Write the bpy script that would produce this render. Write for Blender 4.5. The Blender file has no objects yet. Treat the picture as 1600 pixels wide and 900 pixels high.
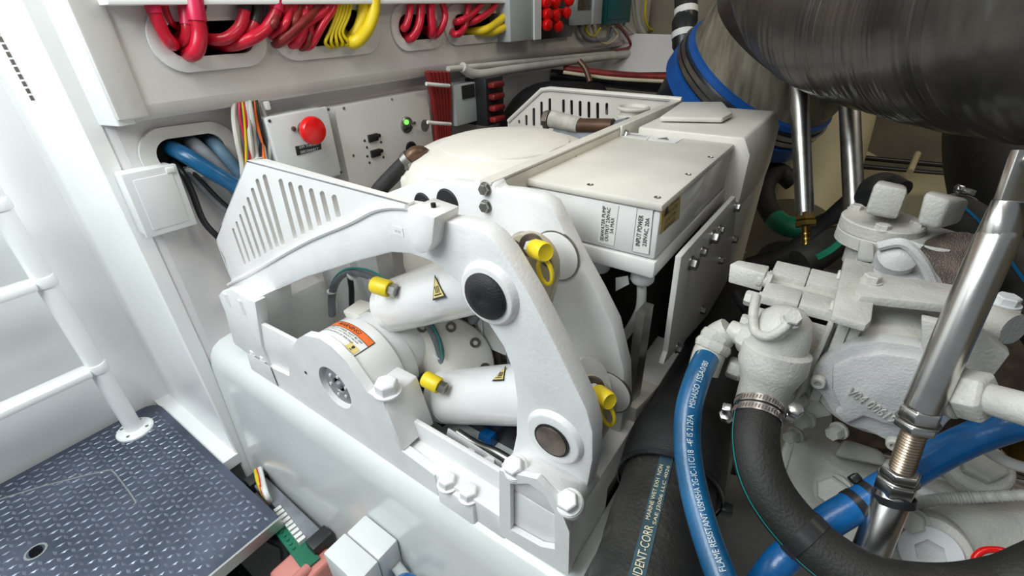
import bpy, bmesh, math, random
from mathutils import Vector as V, Matrix
from mathutils.geometry import tessellate_polygon

# ---------------------------------------------------------------- camera, light, exposure
H = 1.15                      # camera height above the floor plate (scene is laid out from eye level)
RC = ((0.81462699, 0.5793478, -0.0271846), (0.27436596, -0.4262363, -0.86200112), (-0.51098551, 0.69475085, -0.50617691))
FPX = 729.94
S = bpy.context.scene
cam_d = bpy.data.cameras.new('camera'); cam_d.sensor_width = 36; cam_d.lens = 36*FPX/1600
cam_d.clip_start = .02
cam = bpy.data.objects.new('camera', cam_d); S.collection.objects.link(cam); S.camera = cam
r0, r1, r2 = [V(r).normalized() for r in RC]
cam.matrix_world = Matrix(((r0.x, -r1.x, -r2.x, 0), (r0.y, -r1.y, -r2.y, 0), (r0.z, -r1.z, -r2.z, H), (0, 0, 0, 1)))

world = bpy.data.worlds.new('world'); S.world = world; world.use_nodes = True
world.node_tree.nodes['Background'].inputs[0].default_value = (.86, .95, 1, 1)
world.node_tree.nodes['Background'].inputs[1].default_value = .20

def area(name, loc, target, size, power, color):
    d = bpy.data.lights.new(name, 'AREA'); d.shape = 'RECTANGLE'; d.size, d.size_y = size; d.energy = power; d.color = color
    o = bpy.data.objects.new(name, d); S.collection.objects.link(o)
    o.location = V(loc)+V((0, 0, H)); o.rotation_euler = (V(target)-V(loc)).to_track_quat('-Z', 'Y').to_euler()
area('hatch_daylight', (-.95, -.75, 1.0), (-1.5, .35, -.6), (1.1, 1.1), 39, (.90, .97, 1))
area('ceiling_fill', (-.35, .25, 1.35), (-.45, .75, -.5), (.9, .5), 9, (1, .96, .88))  # unseen fill light added over the middle of the room
area('aft_warm_fill', (.9, 1.6, 1.25), (.2, 1.2, -.6), (.5, .5), 8, (1, .86, .64))  # unseen warm fill added to light the engine side
S.view_settings.view_transform = 'Standard'; S.view_settings.look = 'None'
S.view_settings.exposure = .20; S.view_settings.gamma = 1; S.view_settings.use_curve_mapping = False

# ---------------------------------------------------------------- helpers
random.seed(4)
X, Y, Z = V((1, 0, 0)), V((0, 1, 0)), V((0, 0, 1))
FWD = r2
def ray(px, py):
    a, b = (px-800)/FPX, (py-450)/FPX
    return r0*a + r1*b + r2
def at(p, ax, val):           # pixel on the plane axis = val
    d = ray(*p); return d*(val/d[ax])
def dp(p, d): return ray(*p)*d
def onp(p, q, n):             # pixel on the plane through q with normal n
    d = ray(*p); return d*(q.dot(n)/d.dot(n))

def mat(name, col, rough=.4, metal=0, noise=.04, scale=12, bump=.0, coat=0, col2=None, stretch=None, emit=0, trans=0, bscale=None, dirt=0):
    m = bpy.data.materials.new(name); m.use_nodes = True; t = m.node_tree; n = t.nodes; L = t.links
    b = n['Principled BSDF']; b.inputs['Roughness'].default_value = rough; b.inputs['Metallic'].default_value = metal
    b.inputs['Coat Weight'].default_value = coat; b.inputs['Coat Roughness'].default_value = .15
    tc = n.new('ShaderNodeTexCoord'); src = tc.outputs['Object']
    if stretch:
        mp = n.new('ShaderNodeMapping'); mp.inputs['Scale'].default_value = stretch; L.new(src, mp.inputs[0]); src = mp.outputs[0]
    tx = n.new('ShaderNodeTexNoise'); tx.inputs['Scale'].default_value = scale; tx.inputs['Detail'].default_value = 5; L.new(src, tx.inputs['Vector'])
    r = n.new('ShaderNodeValToRGB'); c = V(col); d = V(col2) if col2 else c*(1-noise*2.2)
    r.color_ramp.elements[0].position = .35; r.color_ramp.elements[1].position = .65
    r.color_ramp.elements[0].color = (*d, 1); r.color_ramp.elements[1].color = (*c, 1)
    L.new(tx.outputs[0], r.inputs[0]); out = r.outputs[0]
    if dirt:
        t2 = n.new('ShaderNodeTexNoise'); t2.inputs['Scale'].default_value = 28; t2.inputs['Detail'].default_value = 8; t2.inputs['Roughness'].default_value = .7
        L.new(tc.outputs['Object'], t2.inputs['Vector'])
        r2_ = n.new('ShaderNodeValToRGB'); r2_.color_ramp.elements[0].position = .60; r2_.color_ramp.elements[1].position = .74
        r2_.color_ramp.elements[0].color = (0, 0, 0, 1); r2_.color_ramp.elements[1].color = (dirt, dirt, dirt, 1)
        L.new(t2.outputs[0], r2_.inputs[0])
        mx = n.new('ShaderNodeMixRGB'); mx.inputs[2].default_value = (.30, .26, .19, 1); L.new(r2_.outputs[0], mx.inputs[0]); L.new(out, mx.inputs[1]); out = mx.outputs[0]
    L.new(out, b.inputs['Base Color'])
    if bump:
        bn = n.new('ShaderNodeTexNoise'); bn.inputs['Scale'].default_value = bscale or scale*14; bn.inputs['Detail'].default_value = 3; L.new(src, bn.inputs['Vector'])
        bu = n.new('ShaderNodeBump'); bu.inputs['Strength'].default_value = bump; bu.inputs['Distance'].default_value = .002
        L.new(bn.outputs[0], bu.inputs['Height']); L.new(bu.outputs[0], b.inputs['Normal'])
    if emit: b.inputs['Emission Color'].default_value = (*col, 1); b.inputs['Emission Strength'].default_value = emit
    if trans: b.inputs['Transmission Weight'].default_value = trans
    return m
M = dict(
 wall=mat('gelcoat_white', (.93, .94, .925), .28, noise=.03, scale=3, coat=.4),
 beam=mat('gelcoat_grey_white', (.72, .70, .67), .25, noise=.06, scale=5, coat=.5, dirt=.16),
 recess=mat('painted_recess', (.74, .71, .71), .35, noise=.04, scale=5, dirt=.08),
 stringer=mat('stringer_gelcoat', (.69, .72, .70), .22, noise=.04, scale=4, coat=.5, dirt=.05),
 paint=mat('white_paint', (.80, .80, .79), .38, noise=.04, scale=14, bump=.25, dirt=.10),
 paint2=mat('gloss_white_paint', (.82, .81, .79), .22, noise=.03, scale=10, coat=.5, dirt=.04),
 cream=mat('cream_paint', (.72, .69, .62), .42, noise=.05, scale=10, bump=.2, dirt=.12),
 engine=mat('engine_paint', (.62, .605, .55), .42, noise=.10, scale=18, bump=.5, dirt=.32),
 casting=mat('rough_cast_paint', (.63, .63, .62), .48, noise=.08, scale=22, bump=.45, dirt=.25),
 plate=mat('light_grey_plastic', (.72, .74, .74), .3, noise=.02),
 alu=mat('brushed_panel', (.68, .67, .64), .35, metal=.15, noise=.015, scale=6, stretch=(1, 40, 1), dirt=.05),
 chrome=mat('polished_steel', (.66, .64, .61), .27, metal=1, noise=.08, scale=20),
 steel=mat('dull_steel', (.48, .47, .44), .32, metal=1, noise=.15, scale=30),
 thread=mat('threaded_steel', (.50, .40, .30), .3, metal=1, noise=.15, scale=30),
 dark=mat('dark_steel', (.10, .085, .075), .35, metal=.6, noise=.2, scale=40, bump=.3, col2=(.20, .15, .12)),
 rubber=mat('black_rubber', (.013, .013, .014), .6, noise=.2, scale=30, bump=.4),
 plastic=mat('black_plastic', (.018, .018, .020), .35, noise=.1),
 bearing=mat('matte_grey_metal', (.30, .31, .32), .45, metal=.3, noise=.06),
 hole=mat('cavity_shade_black', (.010, .009, .008), .9),  # near-black base colour stands in for shade inside openings
 hose=mat('black_hose', (.016, .015, .013), .62, noise=.2, scale=24, bump=.4, dirt=.05),
 corr=mat('ribbed_hose_rubber', (.024, .023, .020), .5, noise=.25, scale=14, bump=.5, col2=(.010, .010, .009), dirt=.25),
 blue=mat('blue_hose', (.004, .105, .25), .32, noise=.15, scale=20, bump=.15, coat=.2),
 blue2=mat('royal_blue_hose', (.006, .15, .44), .32, noise=.2, scale=25, bump=.15, coat=.2, dirt=.25),
 dustblue=mat('dusty_blue_hose', (.13, .24, .34), .5, noise=.2, scale=15),
 greyhose=mat('dusty_grey_hose', (.25, .27, .30), .55, noise=.2, scale=15),
 navy=mat('navy_rubber', (.012, .020, .035), .35, noise=.2),
 silicone=mat('blue_silicone', (.006, .09, .36), .4, noise=.1),
 red=mat('red_cable', (.72, .014, .045), .3, noise=.15, scale=20, coat=.2),
 pink=mat('magenta_tape', (.66, .02, .08), .35, noise=.05),
 dred=mat('dull_red_cable', (.26, .02, .018), .4, noise=.2),
 button=mat('red_button', (.80, .006, .006), .28, noise=.02, coat=.3),
 yellow=mat('yellow_cap', (.88, .66, .02), .4, noise=.04),
 ycable=mat('yellow_cable', (.80, .62, .01), .4, noise=.1),
 orange=mat('warning_orange', (.86, .17, .03), .4, noise=.02),
 label=mat('white_label', (.80, .80, .77), .35, noise=.02),
 yl=mat('yellow_label', (.78, .62, .22), .35, noise=.05),
 gold=mat('gold_label', (.50, .36, .12), .35, noise=.1),
 ink=mat('black_ink', (.02, .02, .02), .5),
 greyink=mat('grey_ink', (.35, .35, .35), .5),
 whiteink=mat('pale_print', (.62, .70, .72), .5),
 tanink=mat('tan_print', (.66, .58, .40), .5),
 stripe=mat('blue_stripe', (.028, .075, .10), .5, noise=.2),
 floor=mat('blue_grey_tread', (.12, .14, .195), .36, metal=.5, noise=.2, scale=6, col2=(.07, .083, .12)),
 trim=mat('aluminium_edge', (.55, .56, .55), .35, metal=.8),
 brass=mat('brass', (.45, .30, .08), .3, metal=1, noise=.25, scale=30),
 bronze=mat('bronze_tube', (.16, .085, .05), .4, metal=.4, noise=.2),
 green=mat('green_hose', (.01, .22, .12), .4, noise=.2),
 teal=mat('teal_wire', (.01, .26, .24), .4),
 greenpcb=mat('green_terminal', (.01, .16, .09), .45),
 tan=mat('tan_zinc', (.60, .54, .40), .38, metal=.25, noise=.2, scale=25, dirt=.4),
 exhaust=mat('wound_exhaust_wrap', (.060, .053, .040), .36, noise=.3, scale=5, bump=.3, coat=.3, col2=(.014, .013, .013)),
 greypipe=mat('grey_hose_wall', (.23, .205, .15), .45, noise=.2, scale=7, stretch=(6, 1, 1), col2=(.10, .083, .06), bump=.4),
 creamwall=mat('cream_bulkhead', (.62, .54, .34), .5, noise=.08, scale=4),
 beige=mat('beige_bulkhead', (.27, .23, .16), .55, noise=.15, scale=4),
 greybox=mat('grey_enclosure', (.40, .43, .44), .4, noise=.03),
 tealbox=mat('teal_enclosure', (.01, .12, .14), .4),
 white=mat('white_plastic', (.82, .82, .80), .35, noise=.02),
 wirew=mat('white_wire', (.66, .65, .60), .45, noise=.08),
 redplastic=mat('translucent_red_plastic', (.72, .26, .22), .25, noise=.05, coat=.4),
 led=mat('green_indicator', (.15, .9, .08), .3, emit=1.5),
 bilge=mat('bilge_paint', (.40, .40, .38), .5, noise=.1, scale=5),
 tape=mat('weathered_cloth', (.52, .50, .44), .7, noise=.15, scale=30, bump=.6),
)

# geometry tuples (verts, faces); obj() joins any number of them into ONE mesh
def g_box(lo, hi, c=None, ax=None):
    if ax is None: ax = (X, Y, Z)
    c = c or V((0, 0, 0)); vs = []
    for k in (lo[2], hi[2]):
        for j in (lo[1], hi[1]):
            for i in (lo[0], hi[0]): vs.append(c + ax[0]*i + ax[1]*j + ax[2]*k)
    return vs, [(0, 2, 3, 1), (4, 5, 7, 6), (0, 1, 5, 4), (2, 6, 7, 3), (0, 4, 6, 2), (1, 3, 7, 5)]
def g_cbox(c, size, ax=None):
    s = V(size)/2; return g_box((-s.x, -s.y, -s.z), (s.x, s.y, s.z), V(c), ax)
def g_slab(loops, n, th):
    """loops of 3D points on a plane (first is the outline, the others holes), extruded by th along n"""
    if not isinstance(loops[0], (list, tuple)): loops = [loops]
    loops = [[V(p) for p in l] for l in loops]; n = V(n).normalized()
    allp = [p for l in loops for p in l]; N = len(allp)
    vs = allp + [p+n*th for p in allp]; fs = []
    if len(loops) == 1: fs += [tuple(range(N)), tuple(range(2*N-1, N-1, -1))]
    else:
        for t in tessellate_polygon(loops): fs += [tuple(t), tuple(N+i for i in reversed(t))]
    o = 0
    for l in loops:
        k = len(l)
        for i in range(k): j = (i+1) % k; fs.append((o+i, o+j, N+o+j, N+o+i))
        o += k
    return vs, fs
def frame(a):
    a = a.normalized(); u = a.cross(Z) if abs(a.z) < .9 else a.cross(Y); u.normalize(); return u, a.cross(u)
def g_lathe(prof, o, axis, seg=32, u=None, cap=True):
    """prof: (radius, height) along axis from o"""
    o = V(o); a = V(axis).normalized()
    if u is None: u, w = frame(a)
    else: u = (u-a*u.dot(a)).normalized(); w = a.cross(u)
    vs = []; fs = []
    for r, h in prof:
        for i in range(seg): t = 2*math.pi*i/seg; vs.append(o+a*h+(u*math.cos(t)+w*math.sin(t))*r)
    for k in range(len(prof)-1):
        for i in range(seg): j = (i+1) % seg; fs.append((k*seg+i, k*seg+j, (k+1)*seg+j, (k+1)*seg+i))
    if cap: fs += [tuple(range(seg-1, -1, -1)), tuple((len(prof)-1)*seg+i for i in range(seg))]
    return vs, fs
def g_cyl(a, b, r, r2=None, seg=24):
    a, b = V(a), V(b); return g_lathe([(r, 0), (r if r2 is None else r2, (b-a).length)], a, b-a, seg)
def g_hex(o, axis, r, h, u=None): 
    return g_lathe([(r, 0), (r, h*.85), (r*.86, h)], o, axis, 6, u)
def g_bolt(o, axis, r, h, u=None):
    a = V(axis).normalized(); A = g_lathe([(r*1.22, 0), (r*1.22, h*.18)], o, a, 20); B = g_hex(V(o)+a*h*.18, a, r, h*.82, u)
    return join(A, B)
def join(*gs):
    vs, fs = [], []
    for g in gs:
        o = len(vs); vs += list(g[0]); fs += [tuple(i+o for i in f) for f in g[1]]
    return vs, fs
def smooth(pts, n=8, closed=False):
    P = [V(p) for p in pts]
    if len(P) < 3: return P
    out = []; m = len(P)
    rng = range(m if closed else m-1)
    for i in rng:
        p0 = P[(i-1) % m] if (closed or i > 0) else P[0]*2-P[1]
        p1, p2 = P[i], P[(i+1) % m]
        p3 = P[(i+2) % m] if (closed or i < m-2) else P[-1]*2-P[-2]
        for k in range(n):
            t = k/n; out.append(.5*((2*p1)+(p2-p0)*t+(2*p0-5*p1+4*p2-p3)*t*t+(3*p1-p0-3*p2+p3)*t**3))
    if not closed: out.append(P[-1])
    return out
def frames(P, ref=None):
    T = [((P[min(i+1, len(P)-1)]-P[max(i-1, 0)]).normalized()) for i in range(len(P))]
    u = ref if ref is not None else frame(T[0])[0]
    F = []
    for t in T:
        u = (u-t*u.dot(t)).normalized(); F.append((t, u, t.cross(u)))
    return F
def g_tube(pts, r, seg=12, n=8, closed=False, cap=True, raw=False, ref=None):
    P = [V(p) for p in pts] if raw else smooth(pts, n, closed)
    m = len(P)
    if isinstance(r, (list, tuple)):
        k = len(r)-1; rr = []
        for i in range(m): f = i/(m-1)*k; a = min(int(f), k-1) if k else 0; rr.append(r[a]+(r[min(a+1, k)]-r[a])*(f-a))
    else: rr = [r]*m
    F = frames(P, ref); vs = []; fs = []
    for i in range(m):
        t, u, w = F[i]
        for j in range(seg): a = 2*math.pi*j/seg; vs.append(P[i]+(u*math.cos(a)+w*math.sin(a))*rr[i])
    for i in range(m-1+(1 if closed else 0)):
        i2 = (i+1) % m
        for j in range(seg): k = (j+1) % seg; fs.append((i*seg+j, i*seg+k, i2*seg+k, i2*seg+j))
    if cap and not closed: fs += [tuple(range(seg-1, -1, -1)), tuple((m-1)*seg+j for j in range(seg))]
    return vs, fs
def circ(c, u, w, r, n=28, r2=None):
    return [V(c)+u*(r*math.cos(2*math.pi*i/n))+w*((r2 or r)*math.sin(2*math.pi*i/n)) for i in range(n)]
def g_hull(pts):
    bm = bmesh.new()
    for p in pts: bm.verts.new(p)
    r = bmesh.ops.convex_hull(bm, input=bm.verts)
    bmesh.ops.delete(bm, geom=list({g for g in r['geom_interior']+r['geom_unused'] if isinstance(g, bmesh.types.BMVert)}), context='VERTS')
    bmesh.ops.dissolve_limit(bm, angle_limit=.03, verts=bm.verts, edges=bm.edges)
    bm.verts.index_update(); vs = [v.co.copy() for v in bm.verts]; fs = [tuple(v.index for v in f.verts) for f in bm.faces]; bm.free(); return vs, fs
def g_clip(g, co, no):
    bm = bmesh.new(); vs = [bm.verts.new(v) for v in g[0]]
    for f in g[1]: bm.faces.new([vs[i] for i in f])
    r = bmesh.ops.bisect_plane(bm, geom=bm.verts[:]+bm.edges[:]+bm.faces[:], plane_co=co, plane_no=no, clear_outer=True)
    es = [e for e in r['geom_cut'] if isinstance(e, bmesh.types.BMEdge)]
    bmesh.ops.contextual_create(bm, geom=es)
    bm.verts.index_update(); o = [v.co.copy() for v in bm.verts], [tuple(v.index for v in f.verts) for f in bm.faces]; bm.free(); return o
_tc = {}
def text2d(body):
    if body in _tc: return _tc[body]
    c = bpy.data.curves.new('t', 'FONT'); c.body = body; c.extrude = 0; c.resolution_u = 3; c.space_line = .95
    o = bpy.data.objects.new('t', c); S.collection.objects.link(o)
    dg = bpy.context.evaluated_depsgraph_get(); m = bpy.data.meshes.new_from_object(o.evaluated_get(dg))
    r = ([v.co.copy() for v in m.vertices], [tuple(p.vertices) for p in m.polygons])
    bpy.data.objects.remove(o); bpy.data.curves.remove(c); bpy.data.meshes.remove(m); _tc[body] = r; return r
def g_text(body, o, right, up, w=None, h=None, bold=0):
    """text centred on o, fitted to width w (and height h)"""
    vs, fs = text2d(body); right = V(right).normalized(); up = V(up).normalized(); nn = right.cross(up)
    xs = [v.x for v in vs]; ys = [v.y for v in vs]; W = max(xs)-min(xs); Hh = max(ys)-min(ys)
    sx = w/W if w else h/Hh; sy = h/Hh if h else sx; mx, my = (max(xs)+min(xs))/2, (max(ys)+min(ys))/2
    q = [V(o)+right*((v.x-mx)*sx)+up*((v.y-my)*sy)+nn*.0003 for v in vs]; g = (q, fs)
    if bold:
        g = join(g, ([p+right*bold+nn*.0001 for p in q], fs))
    return g
def g_hosetext(body, P, r, s0, h, ref, flip=1, lift=.0006, phi0=0, w=None):
    """print wrapped on a hose: runs along the path P (dense), centred on direction ref"""
    vs, fs = text2d(body); F = frames(P, ref); L = [0]
    for i in range(1, len(P)): L.append(L[-1]+(P[i]-P[i-1]).length)
    ys = [v.y for v in vs]; my = (max(ys)+min(ys))/2; k = h/(max(ys)-min(ys)); xs = [v.x for v in vs]
    kx = w/(max(xs)-min(xs)) if w else k
    out = []
    for v in vs:
        s = s0+flip*(v.x-min(xs))*kx; s = min(max(s, 0), L[-1]-1e-5); i = 0
        while L[i+1] < s: i += 1
        f = (s-L[i])/max(L[i+1]-L[i], 1e-9); a = P[i].lerp(P[i+1], f); t, u, ww = F[i]; t2, u2, w2 = F[i+1]; u = u.lerp(u2, f); ww = ww.lerp(w2, f)
        an = phi0-flip*(v.y-my)*k/r; out.append(a+(u*math.cos(an)+ww*math.sin(an))*(r+lift))
    return out, fs
def roundrect(c, u, w, a, b, r, n=5):
    pts = []
    for sx, sy, t0 in ((1, 1, 0), (-1, 1, 90), (-1, -1, 180), (1, -1, 270)):
        for i in range(n+1):
            t = math.radians(t0+90*i/n); pts.append(V(c)+u*(sx*(a-r)+r*math.cos(t))+w*(sy*(b-r)+r*math.sin(t)))
    return pts

COL = S.collection
ROOTS = []
def obj(name, geos, m, parent=None, bev=0, flat=False, ang=35, seg=2):
    g = geos if isinstance(geos, tuple) and len(geos) == 2 and not (isinstance(geos[0], tuple) and len(geos[0]) == 2 and isinstance(geos[0][0], list)) else join(*geos)
    if isinstance(geos, list): g = join(*geos)
    org = parent['_w'] if parent is not None else None
    if org is None:
        c = V((0, 0, 0)); mn = min(v.z for v in g[0])
        for v in g[0]: c += v
        c /= len(g[0]); c.z = mn; org = c
    else: org = V(org)
    me = bpy.data.meshes.new(name); me.from_pydata([V(v)-org for v in g[0]], [], g[1])
    bm = bmesh.new(); bm.from_mesh(me); bmesh.ops.recalc_face_normals(bm, faces=bm.faces)
    if bev:
        es = [e for e in bm.edges if len(e.link_faces) == 2 and e.calc_face_angle(0) > math.radians(ang)]
        try: bmesh.ops.bevel(bm, geom=es, offset=bev, segments=seg, profile=.5, affect='EDGES', clamp_overlap=True)
        except Exception: pass
    bm.to_mesh(me); bm.free()
    if not flat:
        me.shade_smooth(); me.set_sharp_from_angle(angle=math.radians(38))
    me.materials.append(M[m] if isinstance(m, str) else m)
    o = bpy.data.objects.new(name, me); COL.objects.link(o); o['_w'] = tuple(org)
    if parent is not None: o.parent = parent
    else: o.location = org; ROOTS.append(o)
    return o
def thing(name, label, cat, loc, group=None):
    o = bpy.data.objects.new(name, None); COL.objects.link(o); o.location = loc; o['_w'] = tuple(loc); o.empty_display_size = .05
    o['label'] = label; o['category'] = cat
    if group: o['group'] = group
    ROOTS.append(o); return o
def tag(o, label, cat, group=None, kind=None):
    o['label'] = label; o['category'] = cat
    if group: o['group'] = group
    if kind: o['kind'] = kind
    return o
def struct(name, g, m, bev=0, **k):
    o = obj(name, g, m, None, bev, **k); o['kind'] = 'structure'; return o
def lab(o, l): o['label'] = l; return o
def stuff(o): o['kind'] = 'stuff'; return o
# ================================================================ THE SETTING
ZF, ZS = -1.15, -.765          # floor plate, top of the stringer the gyro stands on
fl = [at(p, 2, ZF) for p in ((440, 805), (240, 628))]
fx1, fx0, fy = fl[0].x, fl[1].x, (fl[0].y+fl[1].y)/2
out = [V((fx1, -1.3, ZF)), V((fx1, fy-.01, ZF)), V((fx1-.01, fy, ZF))] + [V((fx0+.05-.05*math.sin(t), fy-.05+.05*math.cos(t), ZF)) for t in (0, .4, .8, 1.2, 1.57)] + [V((fx0, -1.3, ZF))]
hole = circ(at((56, 862), 2, ZF), X, Y, .022, 14, .014)
floor = struct('floor', g_slab([out, hole], -Z, .012), 'floor')
obj('edge_trim', g_box((fx1, -1.3, ZF-.035), (fx1+.006, fy, ZF+.001)), 'trim', floor)
# hatch seam
hs = [at(p, 2, ZF) for p in ((-60, 800), (60, 762), (165, 736), (176, 737), (184, 745), (211, 782), (209, 789))]
obj('hatch_seam', g_tube([p+Z*.0005 for p in hs], .0022, 6, 3), 'trim', floor)
tr = []
p_ = .030; i = 0
hx = at((56, 862), 2, ZF)
yy = -.75
while yy < fy-.02:
    xx = fx0+.025+(p_/2 if i % 2 else 0); j = 0
    while xx < fx1-.015:
        a = math.radians(45 if (i+j) % 2 else -45); a = math.radians(8) if (i % 2) else math.radians(82)
        c = V((xx, yy, ZF)); u = V((math.cos(a), math.sin(a), 0)); w = V((-u.y, u.x, 0))
        if (c-hx).length > .035 and not (c.x < fx0+.07 and c.y > fy-.07):
            L_, W_ = .0115, .0042
            tr.append(([c-u*L_, c-w*W_, c+u*L_, c+w*W_, c-u*L_*.5+Z*.0018, c+u*L_*.5+Z*.0018], [(0, 1, 4), (1, 5, 4), (1, 2, 5), (2, 3, 5), (3, 4, 5), (3, 0, 4)]))
        xx += p_; j += 1
    yy += p_/2; i += 1
stuff(obj('tread_bars', tr, mat('worn_tread', (.27, .31, .39), .30, metal=.6, noise=.2, scale=30), floor, flat=True))
obj('hole_rim', g_lathe([(.022, .0), (.024, .001), (.019, .001)], hx, Z, 14, X, cap=False), 'trim', floor)

xr = at((310, 545), 2, ZS).x         # recess wall
yb = at((310, 545), 2, ZS).y         # bulkhead facing the camera
struct('wall_left', g_box((fx0-.30, -1.3, ZF-.3), (fx0-.02, yb+.1, 1.2)), 'wall')
yq = yb-.026
prof = [(fx0-.02, yq), (xr-.006, yq), (xr-.001, yq+.004), (xr-.002, yb+.010)]
xt = [V((a, b, -1.5)) for a, b in prof]
M['skirt'] = M['wall']
struct('wall_rear', g_slab([[V((a, b, 1.2)) for a, b in prof+[(xr-.03, yb+.03), (fx0-.02, yb+.03)]]], -Z, 2.7), 'wall')
# recessed wall: solid with the grommet opening
gc = at((298, 236), 0, xr)
gu = (at((350, 226), 0, xr)-at((245, 243), 0, xr)).normalized(); gu.x = 0; gu.normalize(); gw = V((0, -gu.z, gu.y))
rec = g_slab([[V((xr, yb+.03, -1.5)), V((xr, 3.2, -1.5)), V((xr, 3.2, .8)), V((xr, yb+.03, .8))], roundrect(gc, gu, gw, .076, .036, .035)], -X, .012)
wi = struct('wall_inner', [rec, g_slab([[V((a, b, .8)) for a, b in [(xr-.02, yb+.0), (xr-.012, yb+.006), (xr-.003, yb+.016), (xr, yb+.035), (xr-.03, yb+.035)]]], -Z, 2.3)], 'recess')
g1 = g_slab([roundrect(gc+X*.001, gu, gw, .108, .062, .06, 8), roundrect(gc+X*.001, gu, gw, .076, .036, .035, 8)], X, .010)
lab(obj('grommet_ring', g1, 'beam', wi), 'raised rounded rim of the oval cable opening')
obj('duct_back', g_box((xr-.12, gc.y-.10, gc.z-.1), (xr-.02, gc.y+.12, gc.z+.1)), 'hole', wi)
# white kick strip between floor plate and bulkhead
struct('trim_1', g_box((fx0-.02, fy, ZF-.05), (xr+.0, yq+.005, ZF-.012)), 'wall')
# vent slot high on the left wall
vs_ = [at(p, 1, yq-.002) for p in ((-20, 20), (54, 160))]
vn = obj('hinge_strip', [g_tube([vs_[0].lerp(vs_[1], i/12), vs_[0].lerp(vs_[1], (i+.72)/12)], .0045, 6, raw=True) for i in range(12)], 'dark', None); vn['kind'] = 'structure'; vn.name = 'trim_2'

# overhead beam with oval openings
BX = -1.24; by0 = .345
zb0, zb1 = -.180, .045
def bp(p): return at(p, 0, BX)
def oval(c, a, b, r, ang=0, n=6):
    u = V((0, math.cos(ang), math.sin(ang))); w = V((0, -math.sin(ang), math.cos(ang))); return roundrect(c, u, w, a, b, r, n)
hl = [((229, 62), (413, 58), (318, 111)), ((416, 48), (592, 40), (505, 91)), ((610, 45), (691, 40), (648, 79)), ((693, 40), (802, 35), (745, 68))]
cut = []; rims = []
for L_, R_, B_ in hl:
    a, b, c = bp(L_), bp(R_), bp(B_); cy = (a.y+b.y)/2; hw = (b.y-a.y)/2; z_ = (a.z+b.z)/2; hh = z_-c.z
    cc = V((BX, cy, z_)); hi = (hw-min(.045, hw*.25), hh-.030); cut.append(oval(cc, hi[0], hi[1], min(hi)*.98, n=8)); rims.append((cc, hw, hh, hi))
zt = .95
beam = struct('trim_3', [g_slab([[V((BX, by0, zb0+.035)), V((BX, 3.2, zb0+.035)), V((BX, 3.2, zt)), V((BX, by0, zt))]]+cut, -X, .010)], 'beam')
prof = [(BX, zb0+.035), (BX-.003, zb0+.015), (BX-.012, zb0+.004), (BX-.03, zb0), (BX-.33, zb0), (BX-.33, zb0+.035)]
obj('beam_lip', g_slab([[V((a, by0, b)) for a, b in prof]], Y, 3), 'beam', beam)
obj('beam_end', g_slab([[V((BX-.16, by0-.045, zb0)), V((BX-.006, by0-.003, zb0)), V((BX-.006, by0+.03, zb0)), V((BX-.16, by0+.03, zb0))]], Z, 1.2), 'wall', beam, bev=.004)
for cc, hw, hh, hi in rims:
    g = g_slab([oval(cc+X*.0005, hw, hh, min(hw, hh)*.97, n=8), oval(cc+X*.0005, hi[0], hi[1], min(hi)*.98, n=8)], X, .007)
    obj('rim', g, 'paint2', beam, bev=.002)
obj('cavity_shade_plate', g_box((BX-.064, by0+.02, zb0+.04), (BX-.060, 3.1, .25)), 'hole', beam)  # black plate painted as the unlit interior behind the openings
obj('end_step', g_box((BX-.01, by0-.002, zb0+.012), (BX+.007, by0+.055, 1.0)), 'beam', beam, bev=.005)
# shelf above the beam
zs = at((600, 6), 0, BX+.05).z
struct('trim_4', g_box((BX-.3, at((168, 5), 0, BX+.05).y, zs), (BX+.05, at((846, 5), 0, BX+.05).y, zs+.012)), 'wall', bev=.003)

# stringer under the gyro
def sprof(x): return [V((x, y, z)) for y, z in ((.90, ZS), (.405, ZS), (.375, ZS-.004), (.352, ZS-.016), (.338, ZS-.036), (.330, ZS-.07), (.305, -1.42), (.90, -1.42))]
a, b = sprof(xr), sprof(-.16)
vs = a+b; n = len(a); fs = [tuple(range(n)), tuple(range(2*n-1, n-1, -1))]+[(i, (i+1) % n, n+(i+1) % n, n+i) for i in range(n)]
struct('trim_5', (vs, fs), 'stringer')
struct('floor_bilge', g_box((-1.9, -1.3, -1.50), (3.2, 4.5, -1.42)), 'bilge')
struct('trim_6', [g_hull([V((-.16, .30, -.80)), V((-.03, .25, -.86)), V((-.16, 1.6, -.80)), V((-.03, 1.6, -.86)), V((-.16, .3, -1.4)), V((-.03, .3, -1.4)), V((-.16, 1.6, -1.4)), V((-.03, 1.6, -1.4))])], 'bilge')
# far bulkheads
struct('wall_far', g_box((-1.4, 3.2, -1.5), (3.2, 3.3, 1.0)), 'beige')
struct('wall_right', g_box((2.6, -1, -1.5), (2.7, 3.3, 1.0)), 'beige')
# ================================================================ GYRO STABILIZER
P0, PF = .362, .42
gy = thing('gyro_stabilizer', 'large white gyro stabilizer with arched plates, slotted guard and twin cylinders on the white ledge', 'machine', (-.65, .80, ZS))
def pf(*ps): return [at(p, 1, PF) for p in ps]
def p0(*ps): return [at(p, 1, P0) for p in ps]
def arr(g): return g
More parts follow.
